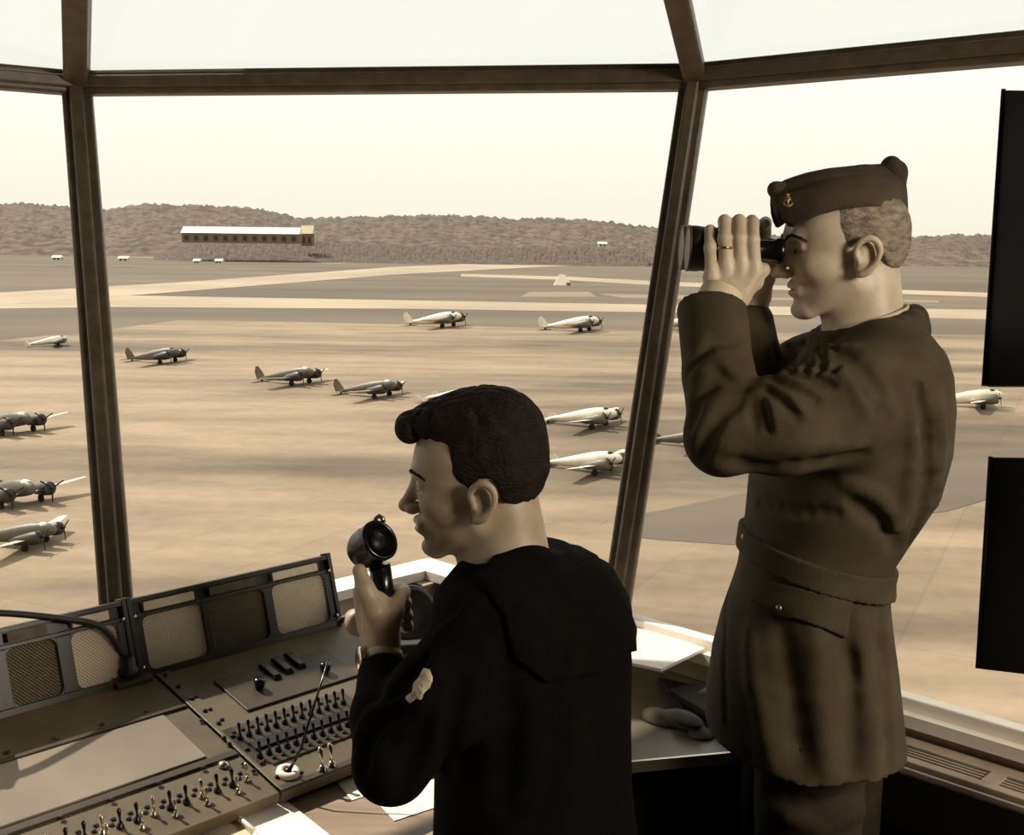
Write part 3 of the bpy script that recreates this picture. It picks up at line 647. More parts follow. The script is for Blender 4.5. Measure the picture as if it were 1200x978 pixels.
# dark binder jutting out from behind the coat, and the folded cap
sheet('dark_binder', [(784, 815), (812, 806), (890, 830), (870, 862), (846, 852)], ZD+.014, .012, 'dark flat binder with a light edge beside the coat hem', 'binder', m='felt')
sheet('dark_box', [(770, 800), (835, 812), (890, 835), (850, 856), (800, 835)], ZD+.001, .0115, 'low black box under the dark binder', 'box', m='blackm')
# folded cap on the desk
fc = Z(790, 850, ZD); fr_ = empty('folded_cap', fc, 'grey cloth cap lying folded on the side desk', 'cap')
# vent unit under the right-hand window
vu = empty('vent_unit', Vector((.9, 1.75, 0)), 'long slatted heater vent below the right window', 'heater')
v0 = wallp(Z(870, 800, .81)); v0.z = .81
def vp(s, k, z): return Vector((v0.x, v0.y, z))+dR*s+n1*k
SL = 2.2; s_0 = (Z(1000, 850, .81)-v0).dot(dR)+.02; v_w = .165
p_w = Z(1055, 893, .81); v_w = (p_w-CR).dot(n1)-.02
print('vent width', v_w)
bays = []; sA = (Z(1172, 905, .81)-v0).dot(dR)
mb = MB(); mb.hexa([vp(s, k, z) for z in (.70, .795) for s, k in ((s_0, 0), (SL, 0), (SL, v_w), (s_0, v_w))]); mb.build('casing', MT['blackm'], vu)
def vb(mb, s0, s1, k0, k1, z0, z1): mb.hexa([vp(s, k, z) for z in (z0, z1) for s, k in ((s0, k0), (s1, k0), (s1, k1), (s0, k1))])
mb = MB(); vb(mb, s_0, SL, 0, v_w*.30, .795, .81); mb.build('back_rail', MT['vent'], vu, bevel=.002)
mb = MB(); vb(mb, s_0, SL, v_w*.72, v_w*.88, .795, .81); mb.build('front_rail', MT['vent'], vu, bevel=.002)
mb = MB(); vb(mb, s_0, SL, v_w*.94, v_w*1.0, .79, .803); mb.build('nosing', MT['vent'], vu, bevel=.002)
x = sA
while x > s_0+.62: x -= .62
while x < SL:
    mb = MB(); vb(mb, x-.012, x+.012, v_w*.30, v_w*.72, .795, .8095); mb.build('cross_bar', MT['vent'], vu)
    x += .62
for k in range(4):
    kk = v_w*(.345+.095*k); mb = MB(); vb(mb, s_0, SL, kk, kk+.004, .788, .806); mb.build('slat', MT['vent'], vu)
mb = MB(); mb.hexa([Vector((p.x, p.y, z)) for z in (0, .70) for p in (vp(s_0, 0, 0), vp(SL, 0, 0), vp(SL, v_w-.03, 0), vp(s_0, v_w-.03, 0))]); mb.build('cabinet', MT['dark'], vu)
mb = MB(); vb(mb, s_0, SL, v_w-.03, v_w-.002, .70, .79); mb.build('fascia', MT['dark'], vu)
# black panels hung inside the right window
def hung(pxs, d, label):
    P = [W(x, y, dd) for (x, y), dd in zip(pxs, d)]; root = empty('window_shade_panel', P[3], label, 'panel', 'black panels hung at the right window')
    n = (P[1]-P[0]).cross(P[3]-P[0]).normalized()*.012
    mb = MB(); mb.hexa([p for p in (P[3], P[2], P[2]+n, P[3]+n)]+[P[0], P[1], P[1]+n, P[0]+n]); mb.build('board', MT['blind'], root, bevel=.003)
    mb = MB(); mb.tube([P[0], P[3]], .004, 8); mb.build('edge_bead', MT['blackm'], root); return root, P
_, Pu = hung([(1176, 105), (1400, 108), (1390, 452), (1153, 452)], (1.95, 1.62, 1.55, 1.86), 'upper black panel hung at the right window')
_, Pl = hung([(1161, 535), (1400, 538), (1392, 812), (1146, 783)], (1.86, 1.55, 1.50, 1.80), 'lower black panel hung at the right window')
pt_ = empty('panel_post', Vector((Pl[2].x, Pl[2].y, ZS)), 'upright post carrying both black panels beyond the frame', 'post')
mb = MB(); mb.tube([Vector((Pl[2].x, Pl[2].y, 0)), Vector((Pu[1].x, Pu[1].y, ZE))], .02, 10); mb.build('pole', MT['steel'], pt_)
#==ENDINTERIOR==
#==PEOPLE==
f32 = np.float32
def V3(v): return np.array((v[0], v[1], v[2]), f32)
def smin(a, b, k):
    if k <= 0: return np.minimum(a, b)
    h = np.clip(.5+.5*(b-a)/k, 0, 1); return b+(a-b)*h-k*h*(1-h)
def smax(a, b, k): return -smin(-a, -b, k)
class Pr:
    """one primitive of a signed-distance body, with a bounding sphere"""
    def __init__(s, f, c, r): s.f = f; s.c = V3(c); s.r = r
def seg(a, b, ra, rb=None):
    a = V3(a); b = V3(b); rb = ra if rb is None else rb; ba = b-a; L2 = float(ba@ba)+1e-12
    def f(P):
        q = P-a; t = np.clip(q@ba/L2, 0, 1); return np.sqrt(((q-t[:, None]*ba)**2).sum(1))-(ra+(rb-ra)*t)
    return Pr(f, (a+b)/2, math.sqrt(L2)/2+max(ra, rb))
def ell(c, r, B=None):
    c = V3(c); r = V3(r); B = None if B is None else np.array([V3(x) for x in B], f32)
    def f(P):
        q = P-c
        if B is not None: q = q@B.T
        k0 = np.sqrt(((q/r)**2).sum(1)); k1 = np.sqrt(((q/(r*r))**2).sum(1))+1e-9; return k0*(k0-1)/k1
    return Pr(f, c, float(r.max()))
def chain(pts, rs, k=0): return [seg(pts[i], pts[i+1], rs[i], rs[i+1]) for i in range(len(pts)-1)]
def capped(a, b, ra, rb, c, n):
    s_ = seg(a, b, ra, rb); c = V3(c); n = V3(Vector(n).normalized())
    return Pr(lambda P: np.maximum(s_.f(P), (P-c)@n), s_.c, s_.r)
class Body:
    def __init__(s): s.ops = []; s.post = []
    def u(s, p, k=.01):
        for q in (p if isinstance(p, list) else [p]): s.ops.append(('u', q, k))
        return s
    def sub(s, p, k=.01):
        for q in (p if isinstance(p, list) else [p]): s.ops.append(('s', q, k))
        return s
    def fold(s, pts, w, d):           # groove (d>0) or ridge (d<0) along a polyline
        for i in range(len(pts)-1):
            q = seg(pts[i], pts[i+1], 0); s.post.append((q, w, d))
        return s
    def __call__(s, P, full=False):
        d = np.full(len(P), 9, f32)
        for op, q, k in s.ops:
            if full: e = q.f(P); d = smin(d, e, k) if op == 'u' else smax(d, -e, k); continue
            m = np.nonzero(((P-q.c)**2).sum(1) < (q.r+k+.05)**2)[0]
            if not len(m): continue
            e = q.f(P[m]); d[m] = smin(d[m], e, k) if op == 'u' else smax(d[m], -e, k)
        if not full:
            for q, w_, a in s.post:
                m = np.nonzero(((P-q.c)**2).sum(1) < (q.r+3*w_)**2)[0]
                if len(m): d[m] += a*np.exp(-(q.f(P[m])/w_)**2)
        return d
def bridge(parts, core):
    """join the fine head and hands to the coarse trunk into one continuous mesh"""
    V_ = [core[0]]; F_ = [core[1]]; b = len(core[0])
    for vs, fs in parts:
        ctr_ = core[0].mean(0)
        best = None
        e = fs[:, :2]; mids = (vs[e[:, 0]]+vs[e[:, 1]])/2
        sel = np.argsort(((mids-ctr_)**2).sum(1))[:60]
        ce = core[1][:, :2]; cm_ = (core[0][ce[:, 0]]+core[0][ce[:, 1]])/2
        D = ((mids[sel][:, None]-cm_[None])**2).sum(2); i, j = np.unravel_index(int(D.argmin()), D.shape); i = sel[i]
        V_.append(vs); F_.append(fs+b); F_.append(np.array([[e[i, 1]+b, e[i, 0]+b, ce[j, 1], ce[j, 0]]])); b += len(vs)
    return [(np.concatenate(V_), np.concatenate(F_))]
def on_cloth(b, pts, d0=1.3, d1=2.3):
    t = np.linspace(d0, d1, 260).astype(f32); out_ = []
    for x, y in pts:
        r = V3(ray(x, y)); P = V3(CAM)+t[:, None]*r; d = b(P, True); k = int(np.argmax(d < 0)) if (d < 0).any() else int(np.argmin(d)); out_.append(Vector([float(c) for c in P[k]]))
    return out_
def mesh_sdf(fn, lo, hi, h, margin=0.0):
    lo = V3(lo); hi = V3(hi); Bk = 8
    nb = np.ceil((hi-lo)/(h*Bk)).astype(int); n = nb*Bk
    cx = [lo[a]+(np.arange(nb[a])+.5)*Bk*h for a in range(3)]
    C_ = np.stack(np.meshgrid(*cx, indexing='ij'), -1).reshape(-1, 3).astype(f32)
    try: dc = fn(C_, True)
    except TypeError: dc = fn(C_)
    G = np.repeat(np.repeat(np.repeat(dc.reshape(nb), Bk, 0), Bk, 1), Bk, 2).astype(f32)
    act = np.nonzero(np.abs(dc) < Bk*h*1.15+margin+.012)[0]
    bi = np.stack(np.unravel_index(act, nb), -1)*Bk
    off = np.stack(np.meshgrid(*[np.arange(Bk)]*3, indexing='ij'), -1).reshape(-1, 3)
    for s0 in range(0, len(bi), 600):
        I = (bi[s0:s0+600, None, :]+off[None]).reshape(-1, 3)
        G[I[:, 0], I[:, 1], I[:, 2]] = fn(lo+I.astype(f32)*f32(h))
    N = G < 0
    cnt = np.zeros(tuple(n-1), np.uint8)
    for i in (0, 1):
        for j in (0, 1):
            for k in (0, 1): cnt += N[i:n[0]-1+i, j:n[1]-1+j, k:n[2]-1+k]
    ci = np.stack(np.nonzero((cnt > 0) & (cnt < 8)), -1)
    cor = [(i, j, k) for i in (0, 1) for j in (0, 1) for k in (0, 1)]
    val = {c: G[ci[:, 0]+c[0], ci[:, 1]+c[1], ci[:, 2]+c[2]] for c in cor}
    acc = np.zeros((len(ci), 3), f32); num = np.zeros(len(ci), f32)
    for a in cor:
        for ax in range(3):
            if a[ax]: continue
            b = list(a); b[ax] = 1; b = tuple(b); va, vb_ = val[a], val[b]
            m = (va < 0) != (vb_ < 0); t = np.where(m, va/np.where(m, va-vb_, 1), 0)
            for x in range(3): acc[:, x] += np.where(m, (a[x]+(t if x == ax else 0)), 0)
            num += m
    vs = lo+(ci+acc/num[:, None])*h
    idx = np.full(tuple(n-1), -1, np.int32); idx[ci[:, 0], ci[:, 1], ci[:, 2]] = np.arange(len(ci))
    faces = []
    for ax in range(3):
        s1 = [slice(1, n[q]-1) for q in range(3)]; s2 = list(s1); s1[ax] = slice(0, n[ax]-1); s2[ax] = slice(1, n[ax])
        A = N[tuple(s1)]; Bm = N[tuple(s2)]; e = np.stack(np.nonzero(A != Bm), -1)
        if not len(e): continue
        inside = A[e[:, 0], e[:, 1], e[:, 2]]
        base = e+np.array([0 if q == ax else 1 for q in range(3)])
        u_, v_ = [(1, 2), (2, 0), (0, 1)][ax]; du = np.zeros(3, int); du[u_] = 1; dv = np.zeros(3, int); dv[v_] = 1
        q = [idx[tuple((base-o).T)] for o in (du+dv, dv, du*0, du)]
        F_ = np.stack(q, -1); F_[~inside] = F_[~inside][:, ::-1]
        faces.append(F_[(F_ >= 0).all(1)])
    return vs, np.concatenate(faces)
def relax(vs, fs, it=1, lam=.5):
    for _ in range(it):
        acc = np.zeros_like(vs); c = np.zeros(len(vs), f32)
        for a, b in ((0, 1), (1, 2), (2, 3), (3, 0)):
            np.add.at(acc, fs[:, a], vs[fs[:, b]]); np.add.at(acc, fs[:, b], vs[fs[:, a]]); np.add.at(c, fs[:, a], 1); np.add.at(c, fs[:, b], 1)
        vs = vs+(acc/c[:, None]-vs)*lam
    return vs
def to_obj(name, parts, m, parent, label=None, it=1):
    V_ = []; F_ = []; b = 0
    for vs, fs in parts:
        vs = relax(vs, fs, it); V_.append(vs-V3(ORG[parent.name])); F_.append(fs+b); b += len(vs)
    V_ = np.concatenate(V_).astype(f32); F_ = np.concatenate(F_)
    me = bpy.data.meshes.new(name); me.vertices.add(len(V_)); me.vertices.foreach_set('co', V_.ravel())
    me.loops.add(len(F_)*4); me.loops.foreach_set('vertex_index', F_.ravel().astype(np.int32))
    me.polygons.add(len(F_)); me.polygons.foreach_set('loop_start', np.arange(len(F_), dtype=np.int32)*4); me.polygons.foreach_set('loop_total', np.full(len(F_), 4, np.int32))
    me.polygons.foreach_set('use_smooth', np.ones(len(F_), bool)); me.update(calc_edges=True); me.validate()
    o = link(name, me, m, parent)
    if label: o['label'] = label
    return o
def loft(rows, yaw=0, ex=2.3):
    """rows: (z, cx, cy, a, b); a along the rotated x axis, b along the rotated y axis"""
    R_ = sorted(rows); z, cx, cy, a, b = [np.array(c, f32) for c in zip(*R_)]; cw, sw = math.cos(yaw), math.sin(yaw)
    def f(P):
        zz = P[:, 2]; X = P[:, 0]-np.interp(zz, z, cx); Y = P[:, 1]-np.interp(zz, z, cy); u = X*cw+Y*sw; v = -X*sw+Y*cw
        A = np.interp(zz, z, a); Bq = np.interp(zz, z, b)
        r = ((np.abs(u)/A)**ex+(np.abs(v)/Bq)**ex)**(1/ex); d = (r-1)*np.minimum(A, Bq)
        return np.maximum(d, np.maximum(zz-z[-1], z[0]-zz)).astype(f32)
    c = ((cx.mean()), cy.mean(), (z[0]+z[-1])/2)
    return Pr(f, c, float((z[-1]-z[0])/2+max(a.max(), b.max())))
def pxof(P):
    q = P-V3(CAM); d = q@V3(fw); return 600+q@V3(rt)/d*F, 489-q@V3(up)/d*F, d
def in_poly(poly):
    """signed distance (metres, <0 inside) to a patch cut out along the viewing lines of the drawing"""
    A = np.array(poly, f32)
    def f(P):
        x, y, d = pxof(P); n = len(A); best = np.full(len(P), 1e9, f32); ins = np.zeros(len(P), bool)
        for i in range(n):
            a, b = A[i], A[(i+1) % n]; e = b-a; wx, wy = x-a[0], y-a[1]; t = np.clip((wx*e[0]+wy*e[1])/(e@e), 0, 1)
            best = np.minimum(best, (wx-e[0]*t)**2+(wy-e[1]*t)**2)
            c = ((a[1] > y) != (b[1] > y)) & (x < (b[0]-a[0])*(y-a[1])/((b[1]-a[1]) if b[1] != a[1] else 1e-6)+a[0]); ins ^= c
        r = np.sqrt(best)*d/F; return np.where(ins, -r, r).astype(f32)
    return f
def shell(base, thick, region, inner=.004):
    def f(P, full=False):
        d = base(P); return np.maximum(np.maximum(d-thick, -(d+inner)), region(P))
    return f
def bounds(pts, r):
    a = np.array([V3(p) for p in pts]); return a.min(0)-r, a.max(0)+r

def skin_mat(name, c1, c2):
    m = mat(name, c1, .45, c2, 25, bump=.06, bscale=250, spec=.35, detail=6); b = m.node_tree.nodes['Principled BSDF']
    b.inputs['Subsurface Weight'].default_value = .12; b.inputs['Subsurface Radius'].default_value = (.012, .008, .006); b.inputs['Subsurface Scale'].default_value = 1.0
    return m
def hair_mat(name, c1, c2, st):
    return mat(name, c1, .75, c2, 60, stretch=st, bump=.5, bscale=150, bstretch=st, spec=.2, detail=5)
skin1 = skin_mat('skin_seated', '#b5a287', '#a39075'); skin2 = skin_mat('skin_standing', '#d3c2a8', '#bfad92')
navy = mat('navy_wool', '#100c08', .95, '#0b0806', 40, bump=.25, bscale=300, spec=.08)
olive = mat('olive_wool', '#4f4733', .9, '#443a2a', 18, bump=.2, bscale=420, spec=.2)
olived = mat('olive_wool_cap', '#54493a', .9, '#463d2f', 25, bump=.2, bscale=420, spec=.2)
shirt = mat('shirt_cotton', '#d8c8a8', .8)
lea = mat('shoe_leather', '#17110c', .35)

def frame(fwd, upv=(0, 0, 1), roll=0):
    x = Vector(fwd).normalized(); y = Vector(upv).cross(x).normalized(); z = x.cross(y)
    return x, y, z
def head_sdf(b, o, fr, s=1.0, lp=0.0):
    x, y, z = fr; o = Vector(o)
    def L(a, b_, c): return o+(x*a+y*b_+z*c)*s
    def E(c, r, k, op='u', rot=0):
        B = (x, y, z)
        if rot: B = (x*math.cos(rot)+z*math.sin(rot), y, z*math.cos(rot)-x*math.sin(rot))
        (b.u if op == 'u' else b.sub)(ell(L(*c), [q*s for q in r], B), k*s)
    def Sg(a, c, ra, rb, k, op='u'): (b.u if op == 'u' else b.sub)(seg(L(*a), L(*c), ra*s, rb*s), k*s)
    E((-.002, 0, .046), (.0865, .075, .080), .0)
    E((.045, 0, .045), (.052, .060, .055), .03)
    E((.040, 0, -.005), (.052, .060, .055), .03)
    E((.030, 0, -.05), (.046, .050, .034), .02)
    for q in (1, -1):
        E((.058, .038*q, -.014), (.026, .020, .019), .02)
        Sg((.004, .050*q, -.040), (.066, .018*q, -.082), .017, .013, .022)
    E((.070+lp*.8, 0, -.050), (.029, .029, .026), .015)
    E((.074, 0, -.083), (.018, .021, .014), .014)
    Sg((.086, -.030, .032), (.086, .030, .032), .0115, .0115, .016)
    for q in (1, -1):
        E((.104, .031*q, .012), (.019, .019, .012), .012, 's')
        E((.080, .031*q, .012), (.0135, .0135, .0125), .003)
        Sg((.098, .017*q, -.028), (.086, .028*q, -.052), .0016, .0016, .005, 's')
        Sg((.088, .018*q, .021), (.083, .044*q, .018), .0045, .0045, .006)      # upper lid fold
        Sg((.086, .020*q, .003), (.082, .041*q, .004), .0035, .0035, .006)
    for q in (1, -1): E((.0905, .036*q, .0105), (.0085, .0130, .0036), .0015, 's')
    Sg((.092, 0, .022), (.112, 0, -.018), .0075, .0095, .010)
    E((.113, 0, -.021), (.0115, .0105, .0095), .006)
    for q in (1, -1):
        E((.102, .0125*q, -.024), (.011, .0065, .008), .005)
        E((.106, .0065*q, -.032), (.0055, .003, .003), .002, 's')
    Sg(((.090+lp), .020, -.046), ((.097+lp), 0, -.0425), .005, .0055, .007); Sg(((.090+lp), -.020, -.046), ((.097+lp), 0, -.0425), .005, .0055, .005)
    Sg(((.089+lp), .018, -.054), ((.094+lp), 0, -.056), .0052, .0062, .007); Sg(((.089+lp), -.018, -.054), ((.094+lp), 0, -.056), .0052, .0062, .005)
    E((.100+lp, 0, -.0492), (.014, .021, .0016), .0025, 's')
    E((.097, 0, -.067), (.010, .022, .005), .008, 's')
    for q in (1, -1):                                                        # ears
        E((-.006, .076*q, -.004), (.017, .008, .026), .008, rot=.15)
        pts = [(.008, .080, -.002), (.010, .084, .012), (.003, .089, .024), (-.010, .092, .028), (-.021, .092, .020), (-.024, .091, .006), (-.018, .088, -.010), (-.008, .084, -.022), (.003, .080, -.027)]
        P = [L(a, b_*q, c) for a, b_, c in pts]
        rr0 = [.0035, .0035, .004, .0045, .0045, .0042, .004, .0055, .005]; PS = spline(P, 4); rs_ = np.interp(np.linspace(0, 8, len(PS)), range(9), rr0)*s
        b.u(chain(PS, [float(v) for v in rs_]), .003*s)
        E((-.009, .090*q, .004), (.0095, .008, .015), .004, 's', rot=.1)
        E((.006, .083*q, -.006), (.004, .004, .006), .003)
    return L

# the folded cap on the side desk
cp2 = Body(); e1_ = (Z(830, 866, ZD)-Z(750, 838, ZD)).normalized(); e2_ = up3.cross(e1_)
cp2.u(ell(Z(772, 845, ZD), (.040, .022, .024), ((e1_+up3*.12).normalized(), e2_, up3)), 0).u(ell(Z(798, 848, ZD), (.050, .026, .026), ((e1_+up3*-.18).normalized(), e2_, up3)), .004).u(ell(Z(822, 862, ZD), (.024, .024, .014), (e1_, e2_, up3)), .006)
cp2.sub(seg(Z(786, 836, ZD+.040), Z(806, 872, ZD+.020), .009, .009), .006); cp2.sub(seg(Z(760, 852, ZD+.010), Z(800, 874, ZD+.004), .006, .006), .006)
cfl = lambda P, full=False: np.maximum(cp2(P, full), (ZD+.0005)-P[:, 2])
to_obj('crown', [mesh_sdf(cfl, *bounds([Z(792, 850, ZD)], .09), .0028)], MT['grey'], fr_)
cbm = Body(); cbm.u(ell(Z(806, 846, ZD+.019), (.030, .017, .006), ((e1_+up3*-.15).normalized(), e2_, up3)), 0)
to_obj('brim', [mesh_sdf(cbm, *bounds([Z(806, 846, ZD+.019)], .05), .0025)], MT['felt'], fr_, 'dark brim')
# ================================================================ the standing man with binoculars
DO = 1.9
foot = W(960, 900, DO); root1 = empty('person', (foot.x, foot.y, 0), 'standing man in olive service coat and garrison cap looking through binoculars', 'person')
h1 = Body(); ho = W(995, 300, DO); fr1 = frame((-1, .03, -.05)); L1 = head_sdf(h1, ho, fr1, 1.0, -.006)
h1.u(seg(L1(-.022, 0, -.02), W(1016, 415, DO+.01), .056, .062), .016)
h1.u(seg(L1(.0, 0, -.05), W(1003, 415, DO), .042, .052), .014)
p1 = []
lo, hi = bounds([ho], .145); hi[2] = ho.z+.15; lo[2] = W(1000, 430, DO).z; p1.append(mesh_sdf(h1, lo, hi, .0021))
hl = Body()
MC = [(884, 318), (868, 312), (851, 314), (834, 326)]; TP = [253, 251, 251, 262]
WR = W(850, 352, 1.815)
for i, ((x, y), t) in enumerate(zip(MC, TP)):
    r = [.0105, .0108, .0103, .009][i]; x2 = x-2
    mcp = W(x, y, 1.826); pip = W(x2, t+28, 1.817-.004); dip = W(x2, t+8, 1.838); tip = W(x2+1, t+11, 1.866); 
    hl.u(chain([mcp, pip, dip, tip], [r*1.08, r, r*.95, r*.82]), .004)
    hl.u(seg(mcp, W(850+(x-850)*.55, 350, 1.826), .0125, .014), .010)
hl.u(ell(W(856, 330, 1.838), (.030, .014, .026)), .012)
hl.u(seg(WR, W(842, 400, 1.805), .025, .028), .015)
hl.u(chain([W(868, 345, 1.835), W(884, 330, 1.858), W(893, 316, 1.885), W(890, 306, 1.90)], [.015, .0125, .011, .009]), .008)
p1.append(mesh_sdf(hl, *bounds([WR, W(884, 252, 1.82), W(833, 400, 1.8)], .07), .0021))
hr = Body()
for i, (x, t) in enumerate(((897, 256), (881, 254), (866, 255), (851, 262))):
    r = [.0102, .0105, .010, .009][i]
    hr.u(chain([W(x+2, 312, 1.985), W(x, t+26, 1.992), W(x, t+5, 1.968), W(x, t+6, 1.945)], [r*1.08, r, r*.95, r*.8]), .004)
    hr.u(seg(W(x+2, 312, 1.985), W(884+(x-880)*.4, 348, 1.985), .0125, .014), .010)
hr.u(seg(W(884, 345, 1.985), W(878, 395, 2.0), .024, .028), .015)
hr.u(chain([W(893, 345, 1.975), W(899, 325, 1.955), W(900, 310, 1.935), W(897, 300, 1.925)], [.015, .0125, .011, .009]), .008)
p1.append(mesh_sdf(hr, *bounds([W(884, 345, 1.985), W(884, 252, 1.97), W(878, 395, 2.0)], .07), .0023))
core = Body(); core.u(seg(W(1010, 415, DO), W(960, 640, DO), .055, .075), 0)
core.u(chain([W(1010, 425, DO), W(1036, 448, 1.775), W(853, 506, 1.69), W(843, 440, 1.735), W(843, 385, 1.79)], [.04, .05, .03, .028, .024]), .02)
core.u(chain([W(1010, 425, DO), W(1000, 425, 2.02), W(884, 462, 2.07), W(878, 385, 2.0)], [.04, .045, .03, .024]), .02)
core.u(chain([W(960, 700, 1.9), W(960, 860, 1.9)], [.09, .07]), .02)
cr_ = mesh_sdf(core, *bounds([W(1000, 415, DO), W(960, 870, 1.9), W(843, 440, 1.735), W(884, 462, 2.07)], .13), .009)
to_obj('body', bridge(p1, cr_), skin2, root1)
print('head/hands', [len(p[0]) for p in p1])
# hair: short, greying at the sides
def hair_fn(headL, s, skull, cut, noise=.0018):
    b = Body()
    for c, r, k in skull: b.u(ell(headL(*c), [q*s for q in r], None), k)
    return b
def local(P, L, fr):
    o = V3(L(0, 0, 0)); q = P-o; return q@V3(fr[0]), q@V3(fr[1]), q@V3(fr[2])
def hair_obj(parent, L, fr, blobs, gx, gz, m, h=.0022, amp=.0016, fq=260, label=None):
    b = Body()
    for c, r, k in blobs: b.u(ell(L(*c), r, fr), k)
    gx = np.array(gx); gz = np.array(gz)
    def f(P, full=False):
        x, y, z = local(P, L, fr); d = b(P, full)
        d = d+amp*(np.sin(fq*(y+.25*z)+6*np.sin(40*x))*np.sin(fq*.37*(z+.5*y)+2)+.5*np.sin(fq*2.1*y+30*z)).astype(f32)
        c = (np.interp(x, gx, gz)-z)*.75
        return smax(d, c.astype(f32), .006)
    c = L(0, 0, .05); lo, hi = bounds([c], .17); vs, fs = mesh_sdf(f, lo, hi, h, margin=.004)
    return to_obj('hair', [(vs, fs)], m, parent, label)
hm1 = hair_mat('hair_sandy', '#77695a', '#a39681', (1, .6, 2))
hair_obj(root1, L1, fr1, [((-.002, 0, .047), (.0895, .0775, .083), 0), ((-.020, 0, .02), (.071, .073, .066), .02)],
         [-.12, -.085, -.05, -.033, -.026, -.018, -.002, .006, .014, .05, .075, .12], [-.045, -.040, -.02, .0, .018, .031, .031, .022, .012, .050, .078, .08], hm1, amp=.0009, label='short sandy hair greying at the sides')
# eyebrow
mb = MB()
def brow(L, q, m, parent, b):
    P = [L(.090, .007*q, .028), L(.090, .018*q, .034), L(.084, .032*q, .036), L(.074, .044*q, .031), L(.066, .050*q, .025)]; d = (L(1, .35*q, .05)-L(0, 0, 0)).normalized(); out_ = []
    for p in P:
        T_ = np.linspace(-.02, .04, 60); D = b(np.array([V3(p+d*float(t)) for t in T_]), True); out_.append(p+d*float(T_[int(np.argmax(D > -.0005))]))
    mb = MB(); mb.tube(out_, [.0016, .0027, .0030, .0024, .0010], 8); mb.build('eyebrow', m, parent)
def eyes(L, parent):
    for q in (1, -1):
        mb = MB(); mb.ball(L(.0800, .031*q, .0115), .0122, 16); ey = mb.build('eye', mat('eye_white', '#a99c84', .2), parent)
        mb = MB(); mb.ball(L(.0868, .0305*q, .0112), .0062, 12); mb.build('iris', MT['black'], ey)
eyes(L1, root1)
for q in (1, -1): brow(L1, q, hair_mat('brow_hair_and_shadow', '#2e2318', '#4a3a28', (1, 1, 1)), root1, h1)  # dark brown takes in the eye shadow along with the brow

# coat
rows = []
for y, l_, r_, b_ in ((392, 975, 1080, .095), (402, 958, 1090, .15), (430, 935, 1102, .19), (470, 905, 1107, .20), (520, 886, 1105, .195), (570, 879, 1093, .18), (610, 875, 1068, .162), (650, 869, 1042, .150), (668, 866, 1037, .150), (700, 856, 1037, .160), (730, 846, 1040, .172), (770, 836, 1045, .185), (820, 829, 1050, .196), (880, 826, 1056, .2), (960, 826, 1056, .2)):
    c = W((l_+r_)/2, y, DO); rows.append((c.z, c.x, c.y, (r_-l_)/2*DO/F*.985, b_))
HEM = W(835, 850, 1.9).z-.005
tors = loft(rows, 0, 2.15)
ct = Body(); ct.u(tors, 0)
ct.u(chain([W(1036, 448, 1.765), W(985, 478, 1.72), W(920, 497, 1.695), W(853, 506, 1.69)], [.088, .080, .068, .055]), .03)
ct.u(seg(W(1040, 436, 1.80), W(1052, 475, 1.84), .078, .062), .03)
ct.u(seg(W(853, 506, 1.69), W(842, 440, 1.735), .055, .052), .012)
cfn = (W(836, 340, 1.80)-W(842, 430, 1.745)).normalized(); cfn = (cfn+rt*.10).normalized()
ct.u(capped(W(842, 440, 1.735), W(833, 348, 1.80), .051, .0525, W(831, 360, 1.79), cfn), .008)
ct.u(seg(W(846, 514, 1.69), W(843, 518, 1.69), .042, .042), .03)
ct.u(chain([W(1005, 425, 2.03), W(950, 440, 2.06), W(884, 462, 2.07)], [.078, .066, .055]), .03)
ct.u(chain([W(884, 462, 2.07), W(884, 420, 2.03), W(880, 378, 1.99)], [.052, .045, .038]), .01)
# collar standing round the neck
ncx = W(1016, 379, DO); tilt = Vector((.96, 0, .28)).normalized(); ty = Vector((0, 1, 0))
ring = [ncx+tilt*(.078*math.cos(a))+ty*(.078*math.sin(a))+Vector((.0, 0, -.006)) for a in np.linspace(0, 2*PI, 17)]
ct.u(chain(ring, [.014]*17), .012); ct.u(chain([p+Vector((0, 0, -.022)) for p in ring], [.018]*17), .015)
# cuff opening and neck opening
ct.sub(seg(W(832, 335, 1.81), W(836, 385, 1.78), .044, .040), .003)
cuffc = W(840, 350, 1.80); 
ct.sub(seg(W(1012, 376, DO), W(1008, 340, DO), .064, .066), .006)
NZ = 1.62
def dens(pts):
    o = []
    for a, b in zip(pts, pts[1:]):
        for k in range(3): o.append((a[0]+(b[0]-a[0])*k/3, a[1]+(b[1]-a[1])*k/3))
    return o+[tuple(pts[-1][:2])]
def fo(pts, w_, d_): ct.fold(on_cloth(ct, dens(pts)), w_, d_)
# upper sleeve creases
fo([(985, 412, 1.66), (1010, 432, 1.65), (1032, 462, 1.66)], .009, .012); fo([(975, 428, 1.64), (1000, 452, 1.63), (1015, 485, 1.64)], .008, -.006)
fo([(960, 405, 1.68), (1000, 408, 1.68), (1045, 425, 1.70)], .008, -.007); fo([(1000, 440, 1.64), (1040, 490, 1.66)], .01, .006)
for a, b, c in (((905, 445, 1.66), (925, 452, 1.63), (955, 470, 1.62)), ((898, 458, 1.65), (915, 468, 1.62), (935, 490, 1.61)), ((893, 468, 1.65), (898, 490, 1.62), (900, 505, 1.61)), ((920, 436, 1.67), (945, 440, 1.65), (975, 452, 1.63))):
    fo([a, b, c], .006, .009); fo([(a[0]+6, a[1]-5, a[2]), (b[0]+8, b[1]-6, b[2]), (c[0]+8, c[1]-6, c[2])], .006, -.004)
fo([(882, 470, 1.66), (884, 490, 1.635), (886, 500, 1.63)], .006, .014)
